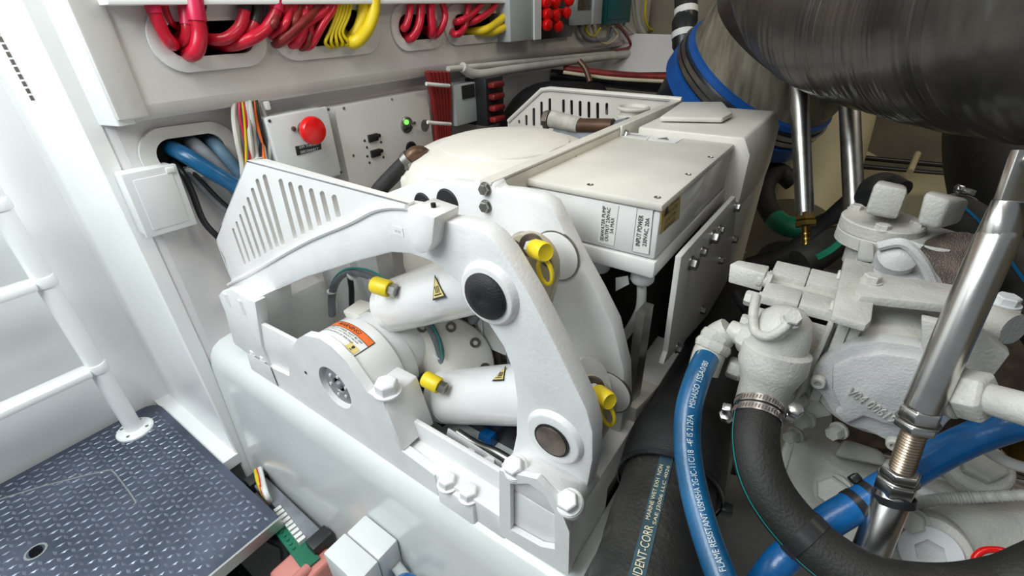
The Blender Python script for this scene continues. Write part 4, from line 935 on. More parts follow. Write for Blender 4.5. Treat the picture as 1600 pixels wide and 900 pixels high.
# terminal strip, duct, wires, mat
ta, tb = at((425, 800), 2, -1.20), at((478, 870), 2, -1.20); d = (tb-ta).normalized(); s = Z.cross(d)
ts = thing('terminal_strip', 'green and white terminal strip in the gap beside the tread plate', 'terminal strip', tuple(ta))
obj('rail', g_box((0, -.022, -.02), ((tb-ta).length+.03, .022, .0), ta, (d, s, Z)), 'greenpcb', ts)
for i in range(9): obj('terminal', g_box((.008+i*.017, .004, 0), (.019+i*.017, .024, .014), ta, (d, s, Z)), 'label', ts)
for i in range(9): obj('terminal_screw', g_cyl(ta+d*(.013+i*.017)-s*.010, ta+d*(.013+i*.017)-s*.010+Z*.004, .004, seg=8), 'greenpcb', ts)
da, db = at((398, 745), 2, -1.19), at((505, 850), 2, -1.19)
d = (db-da).normalized(); s = Z.cross(d)
du = thing('cable_duct', 'long dark grey cable duct along the foot of the stringer', 'cable duct', tuple(da))
obj('channel', g_box((0, -.018, -.04), ((db-da).length, .020, .0), da, (d, s, Z)), 'greyhose', du, bev=.003)
obj('end_clip', g_box(((db-da).length-.035, -.028, -.03), ((db-da).length+.004, .030, .016), da, (d, s, Z)), 'plastic', du, bev=.003)
obj('end_clip', g_box((-.01, -.028, -.03), (.03, .030, .010), da, (d, s, Z)), 'plastic', du, bev=.003)
for i, (m, l) in enumerate((('ycable', 'yellow'), ('red', 'red'), ('wirew', 'white'), ('label', 'cream'))):
    tag(obj('wire', g_tube([at((400+i*2, 735-i), 2, -1.16), at((404+i*3, 752+i*3), 2, -1.15), at((412+i*2, 770+i*2), 2, -1.16), at((420+i, 785), 2, -1.20)], .007, 8), m), l+' wire tucked in the corner beside the tread plate', 'wire')
tag(obj('bilge_hose', g_tube([at((425, 822), 2, -1.24), at((445, 840), 2, -1.22), at((462, 862), 2, -1.23), at((470, 890), 2, -1.25)], .008, 10), 'tanink'), 'tan cable curving past the terminal strip', 'cable')
tag(obj('bilge_hose', g_tube([at((412, 818), 2, -1.28), at((425, 835), 2, -1.25), at((448, 848), 2, -1.26), at((452, 870), 2, -1.30)], .022, 12), 'plastic'), 'black hose curving under the terminal strip', 'hose')
zm = -1.30
mt = thing('rubber_mat', 'black perforated rubber mat in the bilge under the tread plate', 'mat', (-1.05, 0, zm))
ma = (-1.35, -.55); mb = (at((418, 880), 2, zm).x, .14)
loops = [[V((ma[0], ma[1], zm)), V((mb[0], ma[1], zm)), V((mb[0], mb[1], zm)), V((ma[0], mb[1], zm))]]
yy = mb[1]-.012
while yy > -.40:
    xx = mb[0]-.012
    while xx > -1.30:
        loops.append([V((xx-.012, yy-.006, zm)), V((xx, yy-.006, zm)), V((xx, yy, zm)), V((xx-.012, yy, zm))]); xx -= .026
    yy -= .020
obj('perforated_sheet', g_slab(loops, -Z, .008), 'plastic', mt, flat=True)
obj('backing', g_box((ma[0], ma[1], zm-.03), (mb[0], mb[1], zm-.026)), 'greyhose', mt)
# ================================================================ ENGINE SIDE (right)
EY = .60
en = thing('marine_engine', 'off-white painted marine engine and raw-water pump assembly filling the lower right corner', 'engine', (.12, .70, -.80))
def py_(p, y=EY): return at(p, 1, y)
def slab_y(name, pxs, y, th, m, parent=en, bev=.003, holes=None): return obj(name, g_slab([[at(p, 1, y) for p in pxs]]+([[at(p, 1, y) for p in h] for h in holes] if holes else []), Y, th), m, parent, bev=bev)
def ss(c, r, parent, ax=-Y, m='engine'): # socket head screw
    return obj('socket_screw', g_lathe([(r, 0), (r, r*.9), (r*.85, r*1.1), (r*.5, r*1.1), (r*.45, r*.5)], c, ax, 18), m, parent)
# --- round cover with cast number
cov_px = [(1266, 596), (1270, 580), (1282, 566), (1296, 556), (1330, 540), (1375, 533), (1430, 540), (1468, 552), (1490, 575), (1500, 610), (1490, 650), (1465, 680), (1435, 690), (1414, 694), (1405, 698), (1392, 696), (1380, 686), (1352, 672), (1330, 668), (1300, 645), (1284, 618), (1272, 606)]
cv = slab_y('round_cover', cov_px, EY, .022, 'casting', bev=.003)
in_px = [(1300, 574), (1330, 560), (1380, 553), (1430, 560), (1462, 580), (1474, 612), (1462, 645), (1430, 662), (1400, 667), (1378, 662), (1350, 652), (1330, 660), (1322, 664), (1302, 645), (1312, 636), (1300, 610)]
obj('cover_pad', g_slab([[at(p, 1, EY-.010) for p in in_px]], Y, .012), 'casting', cv, bev=.004)
t1, t2 = at((1326, 608), 1, EY-.0104), at((1398, 656), 1, EY-.0104)
rt = (t2-t1).normalized(); up = rt.cross(Y)*-1
tt, ft = text2d('V04 00619')
obj('cast_number', (lambda g: join(g, ([p-Y*.0022 for p in g[0]], g[1]), *[([a, b, b-Y*.0022, a-Y*.0022], [(0, 1, 2, 3)]) for f in g[1] for a, b in [(g[0][f[i]], g[0][f[(i+1) % len(f)]]) for i in range(len(f))]]))(g_text('V04 00619', (t1+t2)/2, rt, rt.cross(Y), (t2-t1).length, .0125)), 'engine', cv, flat=True)
for p in ((1279, 594), (1397, 690), (1452, 566)): ss(at(p, 1, EY-.002), .0085, cv)
cc = at((1375, 610), 1, EY+.02)
obj('round_housing', g_lathe([(.070, 0), (.076, .01), (.076, .10), (.070, .125), (.055, .14), (.02, .15)], cc, Y, 56), 'engine', en)
slab_y('side_ears', [(1242, 615), (1262, 590), (1275, 600), (1300, 650), (1275, 655), (1250, 640)], EY+.03, .03, 'engine')
for p in ((1250, 622), (1262, 655), (1312, 672), (1244, 678)): obj('stud', [g_bolt(at(p, 1, EY+.03), V((-.5, -1, .1)), .010, .02)], 'engine', en)
# --- pump block, ridged top
def zb(pa, pb, pc, z, h, name, m='engine', bev=.003):
    a, b, c = at(pa, 2, z), at(pb, 2, z), at(pc, 2, z)
    return obj(name, g_box((a.x, a.y, z-h), (b.x, c.y, z)), m, en, bev=bev)
PZ = at((1195, 462), 1, .63).z
A_ = at((1188, 462), 2, PZ); B_2 = at((1312, 502), 2, PZ); C_ = at((1212, 408), 2, PZ)
L_ = B_2.x-A_.x; D_ = C_.y-A_.y
pb_ = obj('pump_body', g_box((A_.x, A_.y, PZ-.11), (B_2.x, A_.y+D_, PZ-.008)), 'engine', en, bev=.003)
for a, b in ((0, .36), (.60, 1.0)): 
    for u0, u1 in ((0, .49), (.50, 1.0)): obj('pump_ridge', g_box((A_.x+L_*u0, A_.y+D_*a, PZ-.02), (A_.x+L_*u1, A_.y+D_*b, PZ+.002)), 'engine', pb_, bev=.002)
for f, dz in ((.18, -.02), (.80, -.02), (.4, -.075)): obj('pump_bolt', [g_bolt(V((A_.x, A_.y+D_*f, PZ+dz)), -X, .011, .020)], 'engine', pb_)
obj('pump_flange', g_box((B_2.x, A_.y-.012, PZ-.13), (B_2.x+.012, A_.y+D_+.012, PZ+.012)), 'engine', en, bev=.002)
obj('pump_flange', g_box((B_2.x+.0125, A_.y-.008, PZ-.12), (B_2.x+.024, A_.y+D_+.02, PZ+.018)), 'engine', en, bev=.002)
for f in (.1, .9): obj('flange_bolt', g_bolt(V((B_2.x, A_.y+D_*f, PZ+.004)), -X, .009, .014), 'engine', en)
obj('flange_stud', [g_lathe([(.012, 0), (.012, .02), (.009, .02), (.009, .032)], V((B_2.x+.024, A_.y+.004, PZ-.06)), X, 12)], 'engine', en)
# bracket and bar
BZ = PZ+.022
bx0 = B_2.x+.024
obj('bracket_plate', g_slab([[at(p, 2, BZ) for p in ((1320, 402), (1366, 412), (1366, 470), (1362, 500), (1354, 508), (1300, 492))]], -Z, .010), 'engine', en, bev=.002)
ba = [at(p, 2, BZ+.002) for p in ((1338, 447), (1352, 423), (1480, 440), (1594, 484), (1590, 502), (1560, 505), (1485, 480), (1345, 457))]
bar_ = obj('support_bar', g_slab([[at(p, 2, BZ+.008) for p in ((1335, 452), (1352, 424), (1490, 444), (1598, 482), (1594, 500), (1500, 478), (1345, 462))]], -Z, .012), 'engine', en, bev=.002)
obj('hex_bolt', g_bolt(at((1361, 440), 2, BZ+.008), Z, .010, .010), 'engine', bar_)
obj('hex_bolt', g_bolt(at((1570, 475), 2, BZ+.008), Z, .012, .011), 'plate', bar_)
# --- pump outlet: bulb, neck, strap
n1, n2, n3 = at((1222, 520), 1, .585), at((1213, 562), 1, .575), at((1188, 628), 1, .56)
ax_ = (n3-n1)
obj('outlet_bulb', g_lathe([(.002, -.036), (.016, -.033), (.028, -.022), (.033, 0), (.034, .018), (.040, .022), (.041, .045), (.036, .06), (.031, .075), (.030, (n3-n1).length+.01)], n1, ax_, 36), 'engine', en)
obj('strap', g_tube([at(p, 1, y) for p, y in (((1182, 462), .60), ((1177, 490), .575), ((1180, 518), .56), ((1200, 526), .545), ((1222, 515), .545), ((1236, 498), .56))], .0058, 10), 'engine', en)
obj('strap_screw', g_bolt(at((1237, 498), 1, .56), V((.1, -.6, .6)), .010, .012), 'engine', en)
obj('pump_lower', g_hull([at(p, 1, y) for p, y in (((1200, 500), .63), ((1296, 545), .63), ((1270, 600), .62), ((1235, 640), .62), ((1200, 600), .62), ((1200, 500), .70), ((1296, 545), .72), ((1235, 640), .70))]), 'engine', en, bev=.006)
obj('edge_plate', g_slab([[at(p, 1, .61) for p in ((1295, 505), (1303, 508), (1262, 600), (1243, 632), (1238, 630))]], Y, .05), 'engine', en, bev=.002)
# elbow to blue hose
el = [at((1200, 545), 1, .59), at((1172, 528), 1, .60), at((1140, 516), 1, .605), at((1120, 528), 1, .60), at((1108, 552), 1, .585), at((1098, 582), 1, .57)]
obj('hose_elbow', g_tube(el[2:], [.019, .020, .022, .021], 12, 6), 'engine', en)
obj('elbow_union', [g_hex(el[1]+(el[0]-el[1])*.9, el[1]-el[0], .024, .034), g_hex(el[1], el[2]-el[1], .019, .012), g_cyl(el[1], el[2], .015), g_lathe([(.022, -.008), (.024, 0), (.022, .008)], el[3], el[4]-el[3], 8), g_lathe([(.024, -.006), (.026, 0), (.024, .008)], (el[3]+el[4])/2, el[4]-el[3], 8)], 'engine', en, bev=.001)
obj('drain_nut', [g_hex(at((1180, 582), 1, .60), V((-1, -.1, .1)), .020, .02), g_hex(at((1160, 580), 1, .60), V((-1, -.1, .1)), .016, .02)], 'engine', en, bev=.001)
obj('side_elbow', [g_hull([at((1172, 430), 2, PZ)+V(p) for p in ((-.025, -.012, -.014), (-.03, .0, .01), (.02, -.014, -.014), (.02, -.014, .014), (.02, .016, .014), (-.022, .016, .012), (.02, .016, -.014), (-.02, .02, -.014))]), g_cyl(at((1176, 432), 2, PZ), at((1206, 440), 2, PZ), .011), g_lathe([(.014, 0), (.014, .008)], at((1184, 434), 2, PZ), X, 12)], 'engine', en, bev=.002)
# --- round caps with rectangular elbows
CZ = at((1385, 345), 1, .90).z
def flange_cap(px, r, name, dz=0):
    c = at(px, 2, CZ-dz)
    return obj(name, g_lathe([(r*.6, -.08), (r*.62, -.045), (r, -.040), (r, -.022), (r*.985, -.021), (r*.985, -.019), (r, -.018), (r, -.002), (r*.97, 0)], c, Z, 44), 'engine', en), c
f1, k1_ = flange_cap((1380, 342), .056, 'thermostat_flange'); f2, k2_ = flange_cap((1462, 370), .048, 'thermostat_flange', .012)
for c, f, offs in ((k1_, f1, ((-.038, .030), (.042, -.005), (.0, -.045))), (k2_, f2, ((-.038, .015), (.036, -.022)))):
    for a, b in offs: obj('flange_screw', g_bolt(c+V((a, b, -.002)), Z, .010, .009), 'engine', f)
def elbow(pxs, y0, y1, name, parent):
    return obj(name, g_hull([at(p, 1, y0) for p in pxs[0]]+[at(p, 1, y1) for p in pxs[1]]), 'engine', parent, bev=.006)
elbow((((1350, 334), (1402, 344), (1420, 296), (1367, 285)), ((1362, 330), (1404, 338), (1418, 290), (1372, 280))), .86, .93, 'elbow_block', f1)
elbow((((1432, 350), (1466, 360), (1485, 312), (1445, 300)), ((1440, 346), (1500, 350), (1518, 312), (1452, 296))), .83, .90, 'elbow_block', f2)
# domed body with ribs between caps and housing
obj('manifold_body', g_hull([at(p, 1, y) for p, y in (((1340, 395), .86), ((1372, 372), .9), ((1410, 368), .9), ((1440, 395), .86), ((1458, 432), .80), ((1360, 430), .78), ((1330, 420), .80), ((1340, 395), .98), ((1440, 400), .98), ((1500, 440), .9), ((1400, 470), .74), ((1480, 470), .78))]), 'casting', en, bev=.012, seg=3)
obj('manifold_boss', g_lathe([(.026, -.02), (.024, .008), (.014, .016), (.002, .019)], at((1401, 402), 1, .80), V((0, -.7, .7)), 24), 'casting', en)
obj('manifold_rib', g_tube([at(p, 1, .79) for p in ((1372, 385), (1410, 380), (1438, 405), (1456, 440))], .007, 8), 'casting', en)
obj('dark_port', g_lathe([(.05, 0), (.045, .02)], at((1490, 415), 1, .86), V((0, -.7, .7)), 24), 'dark', en)
obj('post_block', g_hull([at(p, 1, .80) for p in ((1343, 375), (1366, 380), (1366, 410), (1338, 408))]+[at(p, 1, .86) for p in ((1343, 375), (1366, 380), (1366, 410), (1338, 408))]), 'engine', en, bev=.004)
# right hand gusset, pipe and union nut
obj('gusset_plate', g_slab([[at(p, 1, .60) for p in ((1440, 500), (1535, 520), (1579, 554), (1530, 618), (1470, 640), (1440, 600))]], Y, .015), 'engine', en, bev=.002)
obj('stub_pipe', g_cyl(at((1540, 498), 1, .68), at((1585, 515), 1, .66), .018), 'engine', en)
u1, u2 = at((1492, 612), 1, .54), at((1540, 622), 1, .53)
obj('union_nut', [g_lathe([(.022, -.02), (.026, -.004), (.027, 0), (.027, .004)], u1, u2-u1, 24), g_hex(u1+(u2-u1)*.25, u2-u1, .025, (u2-u1).length*.9), g_cyl(u2, at((1640, 650), 1, .50), .015)], 'engine', en, bev=.001)
# --- bell housing and lower castings
obj('bell_housing', g_hull([dp(p, d) for p, d in (((1238, 672), .78), ((1262, 690), .74), ((1395, 720), .72), ((1420, 800), .66), ((1340, 900), .66), ((1225, 850), .74), ((1212, 780), .78), ((1238, 672), .95), ((1420, 720), .9), ((1212, 780), .95), ((1340, 900), .85))]), 'engine', en, bev=.012, seg=3)
obj('bell_flange', g_tube([dp(p, .775) for p in ((1244, 672), (1228, 710), (1214, 770), (1220, 830), (1240, 870))], .008, 8), 'engine', en)
obj('bell_step', g_hull([dp(p, d) for p, d in (((1318, 685), .70), ((1380, 705), .69), ((1388, 730), .68), ((1300, 712), .70), ((1318, 685), .76), ((1380, 705), .76), ((1388, 730), .76), ((1300, 712), .76))]), 'engine', en, bev=.008)
obj('bell_plug', [g_hex(dp((1305, 768), .69), V((-.3, -.7, .5)), .022, .02), g_lathe([(.026, -.003), (.026, .004)], dp((1303, 768), .69), V((-.3, -.7, .5)), 20)], 'engine', en)
obj('bell_bolt', g_bolt(dp((1246, 676), .76), -Y, .011, .012), 'engine', en)
obj('gearbox_casting', g_hull([dp(p, d) for p, d in (((1400, 745), .66), ((1440, 720), .68), ((1560, 745), .64), ((1660, 800), .56), ((1660, 930), .54), ((1480, 930), .54), ((1375, 900), .56), ((1385, 820), .58), ((1440, 720), .85), ((1660, 760), .8), ((1375, 900), .8), ((1640, 930), .8))]), 'engine', en, bev=.014, seg=3)
obj('casting_rib', [g_tube([dp((1470, 722), .655), dp((1530, 748), .635), dp((1600, 785), .59)], .012, 10), g_tube([dp((1430, 765), .63), dp((1500, 795), .60), dp((1560, 830), .57)], .009, 10), g_tube([dp((1455, 745), .65), dp((1520, 770), .62), dp((1590, 810), .58)], .006, 8)], 'casting', en)
pg = dp((1453, 862), .545)
pgd = V((-.15, -.80, .55)).normalized(); pu, pw = frame(pgd)
plug = obj('drain_boss', g_slab([circ(pg, pu, pw, .040, 40)], -pgd, .05), 'engine', en, bev=.006)
pg2 = pg+pgd*.002
obj('hex_socket_plug', g_slab([circ(pg2, pu, pw, .029, 40), circ(pg2, pu, pw, .015, 6)], pgd, .006), 'plate', plug)
obj('plug_recess', g_slab([circ(pg2, pu, pw, .030, 30)], -pgd, .001), 'casting', plug)
obj('gear_bolt', [g_bolt(dp((1427, 815), .56), V((-.3, -.75, .6)), .013, .016)], 'engine', en)
ob = dp((1530, 728), .60); od = V((-.1, -.5, .85)).normalized()
obj('oil_bolt', [g_lathe([(.036, -.02), (.034, .0), (.030, .004)], ob, od, 32), g_hex(ob+od*.004, od, .024, .016)], 'engine', en, bev=.001)
obj('back_casting', g_hull([dp(p, d) for p, d in (((1560, 640), .75), ((1640, 640), .72), ((1640, 760), .70), ((1560, 730), .72), ((1560, 640), .9), ((1640, 640), .9), ((1640, 760), .9))]), 'dark', en, bev=.01)
obj('engine_core', g_hull([dp(p, d) for p, d in (((1300, 470), .92), ((1600, 520), .85), ((1640, 700), .85), ((1300, 700), .88), ((1300, 470), 1.2), ((1640, 560), 1.2), ((1640, 760), 1.1), ((1300, 700), 1.1))]), 'dark', en, bev=.01)
def path(ps): return [dp(p, d) for p, d in ps]
rr_ = lab(obj('lifting_ring', g_tube(path([((1524, 890), .50), ((1523, 872), .505), ((1538, 860), .505), ((1565, 860), .50), ((1590, 870), .49)]), .0034, 10), 'button', en), 'red ring handle')
tag(obj('corrugated_conduit', g_tube([q for q in smooth(path([((1405, 800), .56), ((1425, 790), .575), ((1460, 781), .58), ((1520, 777), .57), ((1610, 773), .54)]), 26)], [.0075, .0055]*45, 10, raw=True), 'wirew'), 'white corrugated conduit crossing the gearbox casting', 'conduit')
tag(obj('white_tube', g_tube(path([((1525, 680), .56), ((1545, 705), .56), ((1580, 724), .55), ((1620, 735), .54)]), .0065, 12), 'wirew'), 'thin smooth white tube curving below the royal blue hose', 'tube')
tag(obj('brass_fitting', [g_hex(dp((1590, 690), .60), V((.6, .3, 0)), .03, .05)], 'brass'), 'brass fitting behind the royal blue hose at the right edge', 'fitting')

# ================================================================ HOSES ON THE RIGHT
def hose(name, pts, r, m, label, ref=None, seg=28, ext=()):
    t = thing(name, label, 'hose', tuple(dp(*pts[len(pts)//2]))); P = smooth(path(list(pts)+list(ext)), 12)
    o = obj('hose', g_tube(P, r, seg, raw=True, ref=ref), m, t); return t, P[:12*(len(pts)-1)+1]
def view_ref(P, i=0): return (-P[i]).normalized()
P1 = [((1104, 560), .62), ((1090, 590), .60), ((1076, 640), .585), ((1074, 700), .57), ((1084, 765), .55), ((1103, 835), .52), ((1128, 905), .49), ((1150, 960), .47)]
bl, PP = hose('blue_hose', P1, .0160, 'blue', 'teal-blue hose with pale lettering beside the ribbed black hose', ext=[((1230, 1150), .42)])
ref = view_ref(PP)
def ref_of(P):  # transport so that the camera direction at the start is the zero angle
    return (-P[0]).normalized()
rev = list(reversed(PP)); L_ = sum((rev[i+1]-rev[i]).length for i in range(len(rev)-1))
obj('print', g_hosetext('FLAME RESISTANT USMSHA 2G-IC-11C/18  -4F IS 212FA    MSHAISO 1SSA0/80', rev, .0160, .035, .0068, (-rev[0]).normalized(), 1, phi0=.25, w=L_-.055), 'whiteink', bl, flat=True)
obj('print', g_hosetext('MARINE-5 SAE J', rev, .0160, .285, .0040, (-rev[0]).normalized(), 1, phi0=-.6), 'tanink', bl, flat=True)

P2 = [((2000, 560), .48), ((1640, 645), .50), ((1590, 660), .50), ((1510, 689), .52), ((1430, 732), .53), ((1360, 776), .53), ((1290, 818), .53), ((1230, 868), .54), ((1190, 915), .55)]
b2h, PP2 = hose('blue_hose', P2, .0172, 'blue2', 'scuffed royal blue hose crossing diagonally behind the steel turnbuckle', ext=[((1090, 1060), .62)])
P3 = [((1186, 632), .555), ((1180, 690), .53), ((1193, 750), .51), ((1230, 808), .49), ((1290, 866), .465), ((1370, 912), .44), ((1470, 928), .425), ((1560, 920), .42), ((1650, 888), .41)]
b3h, PP3 = hose('black_hose', P3, .0250, 'hose', 'thick matte black hose looping from the pump outlet along the bottom right', ext=[((2000, 720), .42)])
def onh(P, r, phi, ref, i0, i1, w, lift=.0006):
    F = frames(P, ref); vs = []; fs = []
    for i in range(i0, i1):
        t, u, ww = F[i]
        for a in (phi-w/r/2, phi+w/r/2): vs.append(P[i]+(u*math.cos(a)+ww*math.sin(a))*(r+lift))
    for k in range(i1-i0-1): fs.append((2*k, 2*k+1, 2*k+3, 2*k+2))
    return vs, fs
obj('teal_stripe', onh(PP3, .0250, 1.15, (-PP3[0]).normalized(), 0, len(PP3), .0022), 'teal', b3h, flat=True)
def band(P, i, r, w, m, parent, name='clamp_band', screw=None, slots=True):
    t = (P[i+1]-P[i-1]).normalized(); o = obj(name, g_lathe([(r*1.02, -w/2), (r*1.06, -w/2), (r*1.06, w/2), (r*1.02, w/2)], P[i], t, 44, (-P[i]).normalized(), cap=False), m, parent)
    if slots:
        u = (-P[i]-t*(-P[i]).dot(t)).normalized(); ww = t.cross(u); g = []
        for k in range(26):
            a = -1.7+k*.13; n = u*math.cos(a)+ww*math.sin(a); s = t.cross(n)
            g.append(g_cbox(P[i]+n*r*1.062, (.0016, w*.55, .0006), (s, (t+s*.25).normalized(), n)))
        obj('slot_row', g, 'dark', parent, flat=True)
    if screw is not None:
        u = (-P[i]-t*(-P[i]).dot(t)).normalized(); ww = t.cross(u); n = u*math.cos(screw)+ww*math.sin(screw); s = t.cross(n)
        obj('clamp_screw', [g_cbox(P[i]+n*(r*1.06+.006), (.018, w*1.1, .010), (s, t, n)), g_hex(P[i]+n*(r*1.06+.008)+s*.009, s, .0085, .012)], m, parent, bev=.0015)
    return o
cl = thing('hose_clamp', 'upper steel worm clamp on the thick black hose below the pump', 'hose clamp', tuple(PP3[2])); band(PP3, 1, .025, .009, 'chrome', cl, screw=-1.7)
cl = thing('hose_clamp', 'lower steel worm clamp on the thick black hose with screw at right', 'hose clamp', tuple(PP3[4])); band(PP3, 4, .025, .009, 'chrome', cl, screw=1.65)
def tie(P, i, r, label, head, w=.008):
    t = (P[i+1]-P[i-1]).normalized(); c = thing('cable_tie', label, 'cable tie', tuple(P[i])); u = (-P[i]-t*(-P[i]).dot(t)).normalized(); ww = t.cross(u)
    obj('strap', g_lathe([(r*1.015, -w/2), (r*1.05, -w/2), (r*1.05, w/2), (r*1.015, w/2)], P[i], t, 44, u, cap=False), 'plastic', c)
    n = u*math.cos(head)+ww*math.sin(head); s = t.cross(n); obj('head', g_cbox(P[i]+n*(r*1.05+.004), (.012, w*1.4, .009), (s, t, n)), 'plastic', c, bev=.002); return c
tie(PP3, 42, .025, 'wide black cable tie around the thick black hose near its bend', 2.6, .014)
tie(PP2, 64, .0172, 'black cable tie on the royal blue hose beside the turnbuckle', -1.9, .009)

# big ribbed hose with sleeve
PA, PB = dp((1000, 950), .56), dp((1048, 745), .70)
PA = PA-(PB-PA).normalized()*.30
d_ = (PB-PA).normalized(); LL = (PB-PA).length
cr = thing('ribbed_hose', 'large black marine hose with blue stripe and lettering beside the gyro base', 'hose', tuple(PA))
hosep = []; nn = 60
rim_ = [(.0665+.0006*math.sin(i*.55)+.0003*math.sin(i*1.7), LL*i/nn) for i in range(nn+1)]
tocam = lambda p: (-p).normalized()
uref = (tocam(PA)-d_*tocam(PA).dot(d_)).normalized()
obj('hose', g_lathe(rim_, PA, d_, 56, uref), 'corr', cr)
PL = [PA+d_*LL*i/30 for i in range(31)]
obj('blue_stripe', onh(PL, .0678, -.16, uref, 0, 30, .018, .0), 'stripe', cr)
ph = -.16
obj('print', g_hosetext('TRIDENT-CORR', PL, .0682, .288, .0105, uref, 1, .0004, phi0=ph, w=.077) , 'tanink', cr, flat=True)
obj('print', [g_hosetext('MARINE WET EXH  NON', PL, .0682, .372, .0052, uref, 1, .0004, phi0=ph-.06, w=.085), g_hosetext('SAE J2006 LLC 4026', PL, .0682, .368, .0055, uref, 1, .0004, phi0=ph+.08, w=.090)], 'tanink', cr, flat=True)
sv = [PB-d_*.012, PB+d_*.05, dp((1075, 660), .86), dp((1118, 560), 1.05), dp((1150, 470), 1.25)]  # real sleeve at the hose; its upper run is extended to darken the gap
obj('sleeve', g_tube(sv, [.075, .075, .074, .074], 48, 8), 'rubber', cr)
c = thing('cable_tie', 'thin black cable tie with a square head on the large hose sleeve', 'cable tie', tuple(PB)); 
tp_ = PB-d_*.020
obj('strap', g_lathe([(.0735, -.003), (.0755, -.003), (.0755, .003), (.0735, .003)], tp_, d_, 48, uref, cap=False), 'plastic', c)
obj('head', g_cbox(tp_+d_.cross(uref)*.08, (.014, .016, .016), (uref, d_, d_.cross(uref))), 'plastic', c, bev=.003)
# if the head went to the hidden side the other side carries the tail
# ================================================================ TURNBUCKLE
TP = [dp((1440, 640), .47), dp((1558, 372), .43), dp((1583, 305), .42), dp((1608, 235), .41)]
tb_ = thing('turnbuckle', 'polished steel turnbuckle strut standing diagonally in front of the engine', 'turnbuckle', tuple(dp((1355, 880), .5)))
dt = (TP[1]-TP[0]).normalized()
obj('upper_tube', g_lathe([(.0150, 0), (.0158, .002), (.0158, (TP[1]-TP[0]).length), (.015, (TP[1]-TP[0]).length+.004), (.012, (TP[1]-TP[0]).length+.010)], TP[0], dt, 48), 'chrome', tb_)
fl1 = (TP[3]-TP[1]).normalized(); fn_ = (tocam(TP[2])-fl1*tocam(TP[2]).dot(fl1)).normalized(); fs_ = fl1.cross(fn_)
fn_, fs_ = (fn_*.75+fs_*.66).normalized(), (fs_*.75-fn_*.66).normalized()
qf = TP[1]+dt*.005
obj('flattened_end', [g_hull([qf-dt*.004+(fs_*math.cos(a)+fn_*math.sin(a))*.0155 for a in [math.pi*k/10 for k in range(20)]]+[qf+fl1*.030+fs_*a+fn_*b for a in (-.0125, .0125) for b in (-.0045, .0045)]), g_box((-.0125, -.0045, .028), (.0125, .0045, (TP[3]-qf).length), qf, (fs_, fn_, fl1))], 'chrome', tb_, bev=.002)
obj('end_pin', g_lathe([(.007, -.010), (.007, .010), (.005, .012)], qf+fl1*.065, fn_, 20), 'steel', tb_)
TQ = [TP[0], dp((1408, 735), .495), dp((1392, 778), .505), dp((1345, 900), .52)]
dl = (TQ[1]-TQ[0]).normalized()
ridge = []; Lr = (TQ[1]-TQ[0]).length; nth = 22
for i in range(nth): ridge += [(.0100, Lr*i/nth), (.0114, Lr*(i+.5)/nth)]
obj('threaded_rod', g_lathe(ridge, TQ[0], dl, 28), 'thread', tb_)
for o_, r_, h_ in ((TQ[0]-dl*.003, .0180, .015), (TQ[0]+dl*.0135, .0190, .009), (TQ[1]-dl*.002, .0180, .011), (TQ[1]+dl*.011, .0190, .018)):
    obj('lock_nut', g_lathe([(r_*.86, 0), (r_, h_*.12), (r_, h_*.88), (r_*.86, h_)], o_, dl, 6, V((.5, -.5, .2))), 'chrome', tb_, bev=.0008)
for o_ in (TQ[0]+dl*.0118, TQ[1]+dl*.0090): obj('spring_washer', g_lathe([(.018, 0), (.0188, .001), (.018, .002)], o_, dl, 32), 'steel', tb_)
ls = TQ[1]+dl*.028; dl2 = (TQ[3]-ls).normalized()
obj('lower_tube', g_lathe([(.0160, 0), (.0170, .002), (.0170, (TQ[3]-ls).length)], ls, dl2, 44), 'chrome', tb_)
c = thing('cable_tie', 'black cable tie clamped round the lower tube of the turnbuckle', 'cable tie', tuple(ls)); obj('strap', g_lathe([(.0175, .004), (.0192, .004), (.0192, .012), (.0175, .012)], ls, (dl2+X*.25).normalized(), 40, cap=False), 'plastic', c)
lk = tie(PP2, 60, .0172, 'second black cable tie pinning the blue hose to the turnbuckle', 1.4, .008)

# elbow hose at the upper right (from the second cap)
P4 = [((1484, 330), .92), ((1515, 348), .86), ((1560, 395), .78), ((1605, 460), .70), ((1650, 520), .65)]
h4, PP4 = hose('black_hose', P4, .036, 'hose', 'black hose clamped to the right elbow, running off behind the turnbuckle', ext=[((1850, 760), .60), ((2000, 1100), .6)])
obj('teal_stripe', onh(PP4, .036, -.5, (-PP4[0]).normalized(), 0, len(PP4), .004), 'blue', h4, flat=True)
cl = thing('hose_clamp', 'steel clamp on the black hose at the right elbow', 'hose clamp', tuple(PP4[3])); band(PP4, 3, .036, .018, 'chrome', cl, screw=-1.3)
P5 = [((1352, 308), 1.0), ((1362, 290), 1.04), ((1385, 283), 1.08), ((1412, 296), 1.04)]
h5, PP5 = hose('black_hose', P5, .020, 'rubber', 'black hose arching behind the left rectangular elbow'); 
P6 = [((1250, 412), .95), ((1278, 398), .95), ((1305, 378), .97), ((1335, 366), 1.0)]
h6, PP6 = hose('green_hose', P6, .030, 'hose', 'short dark hose with green print and brass clamp above the pump'); 
obj('green_print', onh(PP6, .030, .1, (-PP6[0]).normalized(), 6, 24, .012), 'green', h6)
obj('clamp_band', g_lathe([(.031, -.01), (.033, -.01), (.033, .01), (.031, .01)], PP6[27], PP6[28]-PP6[26], 32, cap=False), 'brass', h6)
P7 = [((1196, 330), 1.5), ((1192, 290), 1.5), ((1215, 270), 1.5), ((1240, 290), 1.5)]
